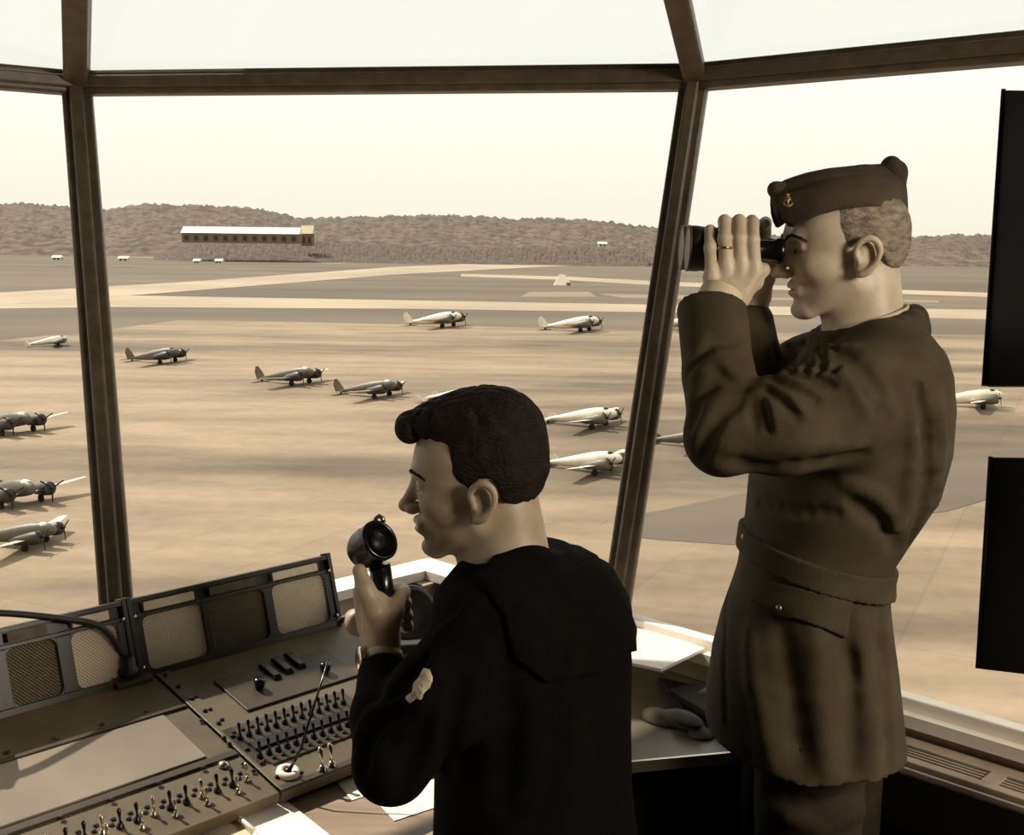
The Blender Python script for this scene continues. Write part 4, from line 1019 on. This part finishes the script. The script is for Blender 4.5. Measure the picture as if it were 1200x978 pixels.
fo([(870, 455, 1.70), (845, 440, 1.68), (818, 470, 1.68), (808, 500, 1.66)], .009, .008); fo([(866, 470, 1.69), (848, 480, 1.64), (830, 510, 1.63), (822, 535, 1.65)], .009, .010)
fo([(862, 440, 1.70), (840, 420, 1.68), (815, 440, 1.70)], .008, -.006); fo([(862, 400, 1.74), (835, 400, 1.72), (812, 430, 1.73)], .008, .006)
fo([(850, 540, 1.65), (900, 548, 1.65), (980, 540, 1.67), (1010, 532, 1.70)], .012, .006)
fo([(880, 525, 1.63), (930, 520, 1.62), (1000, 520, 1.63)], .015, -.005)
for k in range(5): fo([(908+k*17, 408-k*3, 1.98), (913+k*17, 425, 1.985), (908+k*17, 438, 2.0)], .006, .007)
# armhole slit and back folds
fo([(1074, 455, 1.76), (1084, 500, 1.765), (1086, 560, 1.77), (1080, 605, 1.78), (1066, 640, 1.80)], .007, .032)
fo([(1064, 470, 1.74), (1072, 530, 1.74), (1062, 590, 1.75), (1040, 630, 1.77)], .010, -.008)
fo([(1100, 470, 1.82), (1103, 520, 1.82), (1096, 590, 1.85)], .010, -.006)
fo([(1000, 590, 1.72), (1030, 610, 1.74), (1050, 640, 1.79)], .010, .010); fo([(990, 565, 1.71), (1030, 580, 1.73), (1055, 615, 1.77)], .010, -.006)
fo([(890, 590, 1.75), (930, 600, 1.73), (980, 600, 1.73)], .008, .006)
# skirt: front edge, hanging folds
fo([(862, 660, 1.80), (850, 705, 1.78), (848, 780, 1.76), (850, 845, 1.75), (880, 886, 1.74)], .005, .014)
fo([(1004, 725, 1.75), (1012, 760, 1.73), (1020, 840, 1.72), (1024, 915, 1.72)], .012, -.011); fo([(992, 760, 1.74), (996, 790, 1.72), (998, 900, 1.70)], .012, .009)
fo([(1030, 700, 1.78), (1038, 780, 1.77), (1044, 900, 1.78)], .009, .010)
fo([(880, 740, 1.73), (885, 800, 1.71), (905, 890, 1.70)], .016, -.007); fo([(915, 730, 1.72), (925, 800, 1.70), (940, 900, 1.70)], .016, .006)
fo([(955, 740, 1.72), (962, 820, 1.70), (972, 905, 1.70)], .014, -.006)
def coat(P, full=False):
    d = ct(P, full); z = P[:, 2]
    e = (HEM-z)+.004*np.sin(P[:, 0]*38+1)
    cav = tors.f(P[:, :])+.012
    d = np.maximum(d, e)
    return np.where(z < HEM+.05, np.maximum(d, -np.maximum(cav, z-(HEM+.045))), d).astype(f32)
lo, hi = bounds([W(800, 350, 1.75), W(1115, 350, 1.9), W(1000, 900, 1.7), W(800, 900, 1.9), W(900, 400, 2.1)], .10)
lo[2] = HEM-.02
cm = mesh_sdf(coat, lo, hi, .0042, margin=.01); to_obj('coat', [cm], olive, root1); print('coat', len(cm[0]))
# cloth belt, tilted down towards the back
bt = [W(870, 618, 1.9), W(1040, 657, 1.9)]; bb = [W(867, 646, 1.9), W(1036, 687, 1.9)]
def slabf(P):
    x = P[:, 0]; zt_b = bt[0].z+(x-bt[0].x)*(bt[1].z-bt[0].z)/(bt[1].x-bt[0].x); zb_b = bb[0].z+(x-bb[0].x)*(bb[1].z-bb[0].z)/(bb[1].x-bb[0].x)
    near = (P[:, 1]-1.87)*.14
    return np.maximum(P[:, 2]-(zt_b-near*0-.0), (zb_b)-P[:, 2]).astype(f32)
tb_ = lambda P, full=False: tors.f(P)
blo, bhi = bounds([W(870, 650, 1.9), W(1040, 650, 1.9)], .06); blo[1] -= .16; bhi[1] += .16; blo[2] -= .06; bhi[2] += .06
to_obj('belt', [mesh_sdf(shell(tb_, .008, slabf, .008), blo, bhi, .0032, margin=.02)], olive, root1)
flo, fhi = bounds([W(860, 690, 1.72), W(995, 720, 1.75)], .07)
flap = in_poly([(868, 672), (935, 688), (1000, 702), (992, 748), (965, 736), (935, 726), (915, 724), (900, 713), (880, 704), (860, 704)])
to_obj('pocket_flap', [mesh_sdf(shell(ct, .006, flap, .003), flo, fhi, .0026, margin=.02)], olive, root1)
for (x, y, d_, r) in ((914, 713, 1.722, .0065), (873, 629, 1.80, .006)):
    # find the cloth surface along the line of sight
    t = np.linspace(1.5, 2.0, 400); P = np.array([V3(W(x, y, q)) for q in t]); dd2 = coat(P); k = int(np.argmax(dd2 < .004)); p = W(x, y, t[k]-.001)
    mb = MB(); mb.lathe(p+fw*.003, -fw, [(0, r*.6), (.002, r), (.004, r*.95), (.006, r*.5), (.0065, .0005)], 14); mb.build('button', MT['brass'], root1)
# shirt collar and cuff
mb = MB(); rg = [ncx+tilt*(.068*math.cos(a))+ty*(.064*math.sin(a))+Vector((-.004, 0, .007)) for a in np.linspace(0, 2*PI, 25)]
vs = []; 
for p in rg[:-1]:
    o_ = (p-ncx); o_.z = 0; o_ = o_.normalized()
    for dz, dr in ((-.02, 0), (.006, -.002), (.006, .001), (-.02, .003)): vs.append(p+up3*dz+o_*dr)
n = len(rg)-1; mb.add(vs, [(i*4+k, ((i+1) % n)*4+k, ((i+1) % n)*4+(k+1) % 4, i*4+(k+1) % 4) for i in range(n) for k in range(4)], True); mb.build('shirt_collar', shirt, root1)
mb = MB(); mb.tube([W(833, 372, 1.79), W(842, 352, 1.803), W(846, 342, 1.808)], [.036, .0335, .032], 20, cap=False); mb.build('shirt_cuff', shirt, root1)
mb = MB(); mb.tube([W(846, 290, 1.812), W(853, 290, 1.812)], .001, 6)
rp_ = W(849, 290, 1.8135); mb = MB(); mb.lathe(rp_-up*.0012, up, [(-.0015, .0105), (-.0015, .0118), (.0015, .0118), (.0015, .0105)], 20); mb.build('ring', MT['brass'], root1)
# wristwatch edge at the cuff
mb = MB(); mb.lathe(W(815, 349, 1.80), Vector((.5, .2, .5)), [(0, .006), (.005, .006)], 12); mb.build('watch_edge', MT['black'], root1)
# trousers and shoes
tr = Body()
for dx, dd_, hx in ((0, 1.855, 950), (10, 1.97, 975)):
    hp = W(hx, 830, dd_); tr.u(chain([Vector((hp.x, hp.y, .95)), Vector((hp.x+.01, hp.y, .50)), Vector((hp.x+.02, hp.y, .09))], [.088, .076, .060]), .03)
lo, hi = bounds([W(950, 830, 1.82), W(955, 830, 1.99)], .16); lo[2] = .07; hi[2] = .97
def trf(P, full=False): return np.maximum(np.maximum(tr(P, full), .08-P[:, 2]), P[:, 2]-.95)
tr.fold(on_cloth(tr, dens([(905, 930), (960, 945), (1010, 930)])), .012, .009); tr.fold(on_cloth(tr, dens([(905, 950), (960, 970), (1010, 950)])), .012, -.008)
to_obj('trousers', [mesh_sdf(trf, lo, hi, .007, margin=.01)], mat('trouser_wool', '#3b3226', .9, '#2f281e', 18, spec=.2), root1)
for dd_, hx in ((1.855, 950), (1.97, 975)):
    hp = W(hx, 830, dd_); s_ = Body(); cx, cy = hp.x, hp.y
    s_.u(ell((cx-.07, cy, .035), (.11, .045, .035)), 0).u(ell((cx+.02, cy, .055), (.055, .04, .055)), .02).u(ell((cx-.13, cy, .03), (.05, .045, .03)), .02)
    to_obj('shoe', [mesh_sdf(lambda P, full=False: np.maximum(s_(P, full), .002-P[:, 2]), (cx-.2, cy-.06, -.01), (cx+.1, cy+.06, .13), .006)], lea, root1)
# garrison cap: stations from front to back
xs = [905, 912, 918, 932, 945, 970, 1000, 1030, 1048, 1058]
ztop = [224, 215, 211, 206, 202, 197, 194, 192, 196, 205]; zbot = [240, 258, 267, 259, 252, 245, 242, 243, 247, 250]
def hw(x):                                                          # half width follows the head, pinched at both ends
    t = (x-903)/(1061-903); return .004+.080*max(0, (math.sin(PI*min(max(t, 0), 1)))**.55)
ys = [0, .2, .45, .7, .88, 1.0]
def cap_mesh(off, zt, zb, frac=1.0):
    vs = []; nS = 40; m_ = 2*len(ys)-1
    for i in range(nS):
        x = 903+(1061-903)*i/(nS-1); a = np.interp(x, xs, zt); b_ = np.interp(x, xs, zb); w_ = hw(x)+off
        for s_, order in ((1, range(len(ys))), (-1, range(len(ys)-2, -1, -1))):
            for k in order:
                t = ys[k]*frac; wd = w_*max(.03, (1-t**2.2))**.75 if frac == 1 else w_*(1-(t)**2.2*.62)
                p = W(x, b_+(a-b_)*t, DO); vs.append(Vector((p.x, p.y-wd*s_, p.z)))
    return vs, nS, m_
v_, nS, m_ = cap_mesh(0, ztop, zbot)
fs = [(i*m_+k, (i+1)*m_+k, (i+1)*m_+k+1, i*m_+k+1) for i in range(nS-1) for k in range(m_-1)]
fs += [tuple(range(m_)), tuple((nS-1)*m_+k for k in range(m_))[::-1]]
mb = MB(); mb.add(v_, fs, True); ob = mb.build('garrison_cap', olived, root1)
cb_ = Body(); cb_.u(ell(W(1044, 198, DO), (.017, .024, .021)), 0).u(ell(W(1020, 205, DO), (.03, .02, .015)), .01).u(ell(W(1055, 200, DO), (.009, .018, .014)), .006).u(ell(W(1000, 206, DO), (.03, .02, .012)), .02).u(ell(W(1052, 222, DO), (.01, .03, .025)), .02)
to_obj('cap_peak', [mesh_sdf(cb_, *bounds([W(1030, 203, DO)], .08), .0028)], olived, root1)
cf_ = Body(); cf_.u(ell(W(908, 222, DO), (.012, .016, .013)), 0).u(ell(W(914, 240, DO), (.010, .02, .022)), .01).u(ell(W(922, 225, DO), (.018, .018, .016)), .012)
to_obj('cap_front_fold', [mesh_sdf(cf_, *bounds([W(912, 232, DO)], .05), .0026)], olived, root1)
# the cap's turned-up flap, one on each side
for sd in (1, -1):
    vs = []; nS2 = 36; K = 7
    zt2 = np.interp
    for i in range(nS2):
        x = 908+(1058-908)*i/(nS2-1); b_ = np.interp(x, xs, zbot)+1; a = np.interp(x, [905, 930, 960, 1000, 1058], [232, 221, 211, 206, 206]); a0 = np.interp(x, xs, ztop); b0 = np.interp(x, xs, zbot)
        for k in range(K):
            yy = b_+(a-b_)*k/(K-1); t = min(max((b0-yy)/(b0-a0), 0), .98); wd = hw(x)*max(.03, (1-t**2.2))**.75
            p = W(x, yy, DO); 
            for o_ in (.0015, .0055): vs.append(Vector((p.x, p.y-(wd+o_)*sd, p.z)))
    fs = []; R2 = K*2
    for i in range(nS2-1):
        for k in range(K-1):
            a = i*R2+k*2; fs += [(a, a+2, a+R2+2, a+R2), (a+1, a+R2+1, a+R2+3, a+3)]
        a = i*R2+(K-1)*2; fs.append((a, a+1, a+R2+1, a+R2)); a = i*R2; fs.append((a, a+R2, a+R2+1, a+1))
    if sd < 0: fs = [f[::-1] for f in fs]
    mb = MB(); mb.add(vs, fs, True); mb.build('cap_flap', olived, root1)
# anchor badge
ac = W(923, 236, DO-.066); ar = rt; 
mb = MB()
def AT(a, b): return ac+rt*a*.001+up*b*.001-fw*.004
mb.tube([AT(0, 8), AT(0, -8)], .0011, 6); mb.tube([AT(-4, 5), AT(4, 5)], .0009, 6)
mb.tube([AT(-7, -2), AT(-5, -6), AT(0, -9), AT(5, -6), AT(7, -2)], .0011, 6); mb.tube([AT(1.8*math.cos(q), 10+1.8*math.sin(q)) for q in np.linspace(0, 2*PI, 9)], .0007, 5)
mb.tube([AT(-5, 1), AT(0, 2.5), AT(5, 1)], .0012, 6)
mb.build('anchor_badge', MT['brass'], root1, label='brass anchor badge on the cap front')

# binoculars: two barrels, prism housings, bridge, eyepieces
bc = W(865, 288, 1.90); bn = empty('binoculars', bc, 'black field binoculars held up to the standing man\'s eyes', 'binoculars')
eye = [L1(.108, q*.031, .012) for q in (1, -1)]
bax = (W(797, 285, 1.9)-W(930, 291, 1.9)).normalized()
for q, e in zip((1, -1), eye):
    off = Vector((0, -.010*q, 0)); side = Vector((0, -q, 0))
    st = e+bax*.008
    m1 = MB(); m1.lathe(st, bax, [(-.006, .012), (-.006, .019), (0, .0205), (.006, .019), (.012, .0165), (.034, .0165), (.038, .018), (.052, .018)], 24); m1.build('eyepiece', MT['black'], bn)
    o2 = st+side*.010-up*.002
    m1 = MB(); c = o2+bax*.050; m1.box(c, (.032, .044, .062), (bax, side, up)); m1.build('prism_housing', MT['black'], bn, bevel=.010)
    m1 = MB(); m1.lathe(o2+bax*.064, bax, [(0, .024), (.006, .031), (.014, .034), (.062, .0345), (.066, .0355), (.082, .0355), (.082, .031), (.078, .030)], 28); m1.build('barrel', MT['leath'], bn)
    m1 = MB(); m1.lathe(o2+bax*.138, bax, [(0, .030), (.002, .029), (.003, .001)], 24); m1.build('lens', MT['blackm'], bn)
    m1 = MB(); m1.lathe(o2+bax*.1435, bax, [(0, .0352), (0, .0362), (.002, .0362), (.002, .0352)], 28); m1.build('rim_ring', MT['steel'], bn)
mid = (eye[0]+eye[1])/2
m1 = MB(); m1.tube([mid+bax*.045, mid+bax*.13], .007, 12); m1.build('hinge', MT['black'], bn)
for k_ in (.05, .105): m1 = MB(); m1.box(mid+bax*k_, (.014, .05, .010), (bax, Vector((0, 1, 0)), up)); m1.build('bridge', MT['black'], bn, bevel=.003)

# ================================================================ the seated sailor
DS = 1.7
sb = W(625, 900, DS); root2 = empty('person', (sb.x, sb.y, 0), 'seated sailor in dark jumper speaking into a hand microphone', 'person')
h2 = Body(); so = W(566, 574, DS+.005); fr2 = frame((-1, .06, -.04)); L2 = head_sdf(h2, so, fr2, .985)
nb = W(598, 668, DS-.01)
h2.u(seg(L2(-.026, 0, -.02), nb, .054, .060), .016); h2.u(seg(L2(.002, 0, -.05), W(580, 690, DS-.01), .040, .052), .014)
lo, hi = bounds([so], .145); lo[2] = W(600, 700, DS).z; p2 = [mesh_sdf(h2, lo, hi, .0021)]
hh = Body()
mt = W(441, 645, 1.665); mbm = W(457, 765, 1.672)                     # handle axis
ax_ = (mbm-mt).normalized()
def HP(px, py, d): return W(px, py, d)
for i, yk in enumerate((694, 708, 722, 735)):
    r = [.0108, .011, .0105, .0095][i]; xo = i*1.5
    hh.u(chain([HP(426+xo, yk, 1.685), HP(428+xo, yk-2, 1.712), HP(452+xo, yk-3, 1.722), HP(472+xo, yk-2, 1.700), HP(474+xo, yk, 1.678)], [r*1.1, r*1.05, r, r*.95, r*.82]), .004)
    hh.u(seg(HP(426+xo, yk, 1.685), HP(443, 752, 1.665), .013, .014), .010)
hh.u(ell(HP(443, 722, 1.652), (.022, .014, .036)), .012)
hh.u(chain([HP(452, 748, 1.650), HP(440, 716, 1.638), HP(428, 690, 1.640), HP(421, 668, 1.646)], [.018, .0155, .0125, .0095]), .008)
hh.u(chain([HP(452, 748, 1.650), HP(462, 716, 1.650), HP(468, 696, 1.668)], [.016, .012, .009]), .010)
hh.u(seg(HP(446, 756, 1.660), HP(449, 800, 1.63), .024, .028), .015)
p2.append(mesh_sdf(hh, *bounds([HP(440, 665, 1.66), HP(449, 800, 1.63), HP(474, 735, 1.72)], .04), .0021))
# right hand resting on the shelf, out of sight
h3 = Body(); wr = W(540, 1050, 1.72)
h3.u(seg(wr, wr+Vector((-.05, .03, -.0)), .024, .022), 0)
for k in range(4): a = wr+Vector((-.05, .03, 0))+Vector((.012, .016, 0))*(k-1.5)*1.2; h3.u(chain([a, a+Vector((-.04, .028, 0)), a+Vector((-.06, .042, -.012))], [.011, .010, .008]), .006)
h3.u(chain([wr+Vector((-.02, -.01, 0)), wr+Vector((-.06, -.02, -.005)), wr+Vector((-.08, -.01, -.01))], [.013, .011, .009]), .008)
p2.append(mesh_sdf(h3, *bounds([wr], .14), .003))
core = Body(); core.u(seg(W(600, 690, DS), W(625, 1120, DS), .05, .10), 0)
core.u(chain([W(605, 700, DS), W(577, 750, 1.59), W(460, 893, 1.51), W(449, 796, 1.63)], [.04, .045, .028, .024]), .02)
core.u(chain([W(620, 700, DS), W(688, 725, 1.82), W(662, 955, 1.86), wr], [.04, .042, .03, .02]), .02)
cr_ = mesh_sdf(core, *bounds([W(600, 690, DS), W(625, 1120, DS), W(460, 890, 1.51), wr, W(688, 725, 1.82)], .12), .009)
to_obj('body', bridge(p2, cr_), skin1, root2)
hm2 = hair_mat('hair_dark', '#17110b', '#251b12', (1, .5, 2))
hair_obj(root2, L2, fr2, [((-.004, 0, .050), (.0895, .0775, .085), 0), ((-.012, 0, .090), (.078, .066, .061), .02), ((.035, 0, .108), (.062, .058, .030), .02), ((.072, 0, .100), (.034, .045, .019), .015), ((.102, .008, .095), (.0205, .034, .0225), .008), ((-.03, 0, .035), (.060, .070, .062), .02)],
         [-.12, -.085, -.05, -.033, -.026, -.018, -.002, .005, .010, .03, .055, .08, .09, .14], [-.034, -.032, -.018, -.008, .018, .031, .031, .020, .004, .028, .050, .066, .066, .066], hm2, amp=.0014, fq=230)
eyes(L2, root2)
for q in (1, -1): brow(L2, q, hm2, root2, h2)
YAW = math.radians(53)                                              # shoulder axis, his back turned to the camera's right
rows = []
for y, cx, a, b_ in ((650, 604, .085, .062), (660, 612, .125, .075), (680, 618, .165, .095), (720, 624, .175, .112), (790, 626, .168, .120), (860, 627, .160, .120), (930, 627, .160, .122), (1010, 630, .165, .13), (1130, 632, .18, .15)):
    c = W(cx, y, DS); rows.append((c.z, c.x, c.y, a, b_))
jt = loft(rows, YAW, 2.2); jm = Body(); jm.u(jt, 0)
jm.u(chain([W(577, 748, 1.575), W(512, 822, 1.53), W(460, 895, 1.505)], [.072, .060, .047]), .035)
jm.u(chain([W(458, 897, 1.505), W(452, 840, 1.56), W(450, 792, 1.622)], [.047, .044, .036]), .015)
jm.u(seg(W(614, 680, 1.66), W(584, 735, 1.60), .045, .062), .03)
jm.u(chain([W(688, 722, 1.82), W(672, 860, 1.90), W(662, 960, 1.86)], [.066, .054, .048]), .03)
jm.u(chain([W(662, 960, 1.86), wr+Vector((.02, 0, 0))], [.045, .036]), .01)
jm.sub(seg(W(450, 775, 1.64), W(450, 786, 1.63), .030, .026), .004); jm.sub(seg(W(592, 655, DS), W(590, 620, DS), .058, .06), .008)
jm.sub(seg(W(572, 690, 1.76), W(565, 660, 1.74), .02, .03), .01)
def fo2(pts, w_, d_): jm.fold(on_cloth(jm, dens(pts)), w_, d_)
fo2([(470, 835, 1.49), (450, 845, 1.50), (432, 870, 1.50), (425, 905, 1.47)], .009, .009); fo2([(478, 850, 1.47), (455, 860, 1.47), (440, 890, 1.455)], .009, -.007)
fo2([(462, 822, 1.52), (435, 835, 1.52), (418, 865, 1.51)], .008, -.006); fo2([(500, 770, 1.49), (475, 800, 1.50), (455, 822, 1.53)], .008, .008)
fo2([(520, 760, 1.47), (498, 800, 1.46), (488, 840, 1.45)], .010, -.005); fo2([(500, 850, 1.45), (480, 890, 1.44), (470, 930, 1.46)], .012, .007)
fo2([(540, 800, 1.52), (530, 850, 1.53), (525, 900, 1.55)], .012, .010); fo2([(590, 760, 1.50), (600, 840, 1.52), (590, 940, 1.53)], .018, .006); fo2([(660, 760, 1.56), (670, 860, 1.58), (655, 960, 1.57)], .018, -.006)
fo2([(560, 700, 1.56), (545, 725, 1.52), (515, 745, 1.50)], .01, -.006)
lo, hi = bounds([W(410, 800, 1.5), W(745, 650, 1.7), W(600, 640, 1.6), W(620, 1130, 1.7), wr, W(690, 720, 1.83)], .09)
hi[2] = W(600, 600, 1.7).z
jmm = mesh_sdf(jm, lo, hi, .0042, margin=.01); to_obj('jumper', [jmm], navy, root2); print('jumper', len(jmm[0]))
# square sailor collar over the back
colr = in_poly([(556, 672), (590, 640), (640, 618), (700, 650), (738, 712), (756, 762), (735, 764), (700, 790), (640, 800), (600, 770), (590, 720)])
clo, chi = bounds([W(560, 660, 1.6), W(745, 760, 1.7), W(640, 620, 1.7)], .13)
to_obj('sailor_collar', [mesh_sdf(shell(jm, .007, colr, .004), clo, chi, .0036, margin=.02)], navy, root2)
pat = in_poly([(504, 784), (496, 782), (490, 794), (484, 800), (483, 810), (474, 817), (480, 824), (488, 819), (494, 820), (498, 811), (504, 806), (508, 795)])
plo, phi = bounds([W(475, 800, 1.47), W(505, 800, 1.52)], .05)
to_obj('sleeve_patch', [mesh_sdf(shell(jm, .003, pat, .002), plo, phi, .0018, margin=.02)], mat('patch_thread', '#d8c9ad', .8, '#a3937a', 90), root2, label='pale embroidered eagle badge on the sleeve')
# wristwatch
wc = W(448, 771, 1.648); wa = (W(446, 756, 1.660)-W(449, 800, 1.63)).normalized()
mb = MB(); mb.lathe(wc-wa*.007, wa, [(0, .0265), (0, .0285), (.014, .0280), (.014, .0258)], 28); st = mb.build('watch_strap', MT['card'], root2)
fdir = Vector((-.9, -.35, .1)).normalized(); fcn = wc+fdir*.030
mb = MB(); mb.lathe(fcn-fdir*.004, fdir, [(0, .014), (.002, .0165), (.007, .0165), (.009, .0145), (.009, .001)], 24); mb.build('watch_case', MT['chrome'], st)
# trousers, shoes
t2 = Body(); hipc = W(632, 1100, DS); seat_z = .56
for q, kn in ((1, Vector((hipc.x-.36, hipc.y+.02, .60))), (-1, Vector((hipc.x-.28, hipc.y+.24, .60)))):
    ax2 = Vector((.6, .8, 0))*(-q*.09); hp = Vector((hipc.x, hipc.y, .645))+ax2; t2.u(chain([hp, kn], [.095, .07]), .03); t2.u(chain([kn, Vector((kn.x+.02, kn.y, .10))], [.068, .07]), .01)
    s_ = Body(); cx, cy = kn.x, kn.y; s_.u(ell((cx-.06, cy, .035), (.11, .045, .035)), 0).u(ell((cx+.03, cy, .055), (.055, .04, .055)), .02)
    to_obj('shoe', [mesh_sdf(lambda P, full=False: np.maximum(s_(P, full), .002-P[:, 2]), (cx-.2, cy-.06, -.01), (cx+.1, cy+.06, .13), .006)], lea, root2)
lo, hi = bounds([hipc, Vector((hipc.x-.36, hipc.y, .6)), Vector((hipc.x-.28, hipc.y+.24, .6))], .14); lo[2] = .07; hi[2] = .76
to_obj('trousers', [mesh_sdf(lambda P, full=False: np.maximum(t2(P, full), .08-P[:, 2]), lo, hi, .009, margin=.01)], navy, root2)
stl = empty('stool', (hipc.x+.02, hipc.y, 0), 'round stool under the seated sailor', 'stool')
mb = MB(); mb.lathe((hipc.x+.02, hipc.y, .50), (0, 0, 1), [(0, .16), (.01, .18), (.04, .18), (.05, .16)], 24); mb.build('seat', MT['blackm'], stl)
for k in range(4):
    a = PI/4+k*PI/2; mb = MB(); mb.cyl((hipc.x+.02+.1*math.cos(a), hipc.y+.1*math.sin(a), .5), (hipc.x+.02+.2*math.cos(a), hipc.y+.2*math.sin(a), 0), .012, n=10); mb.build('leg', MT['steel'], stl)
# hand microphone
mi = empty('hand_microphone', mt, 'black hand microphone gripped by its handle before the sailor\'s mouth', 'microphone')
mb = MB(); mb.tube([W(445, 660, 1.665), W(448, 690, 1.668), W(455, 740, 1.672), mbm], [.015, .0165, .014, .012], 16); mb.build('handle', MT['black'], mi)
a0 = W(424, 646, 1.675); a1 = W(452, 628, 1.640); ma = (a1-a0).normalized()
mb = MB(); mb.lathe(a0, ma, [(-.016, .001), (-.014, .012), (-.004, .023), (.008, .028), (.020, .029), (.032, .0275), (.036, .029), (.044, .0295), (.047, .027), (.044, .0235), (.036, .021), (.034, .001)], 30); mb.build('head', MT['black'], mi)
mb = MB(); mb.lathe(a0+ma*.0345, ma, [(0, .012), (.004, .012), (.005, .001)], 18); mb.build('mouthpiece', MT['blackm'], mi)
mb = MB(); tq = a0+ma*.038+up*.026; mb.tube([tq-rt*.004, tq+up*.006-rt*.003, tq+up*.009+rt*.002, tq+up*.006+rt*.007, tq+rt*.008], .0035, 8); mb.build('clip', MT['chrome'], mi)
mb = MB(); mb.tube(spline([mbm, W(462, 790, 1.68), W(480, 805, 1.75), W(490, 800, 1.9), cp_(.37, .20, .002)]), .004, 8); mb.build('cable', MT['black'], mi)
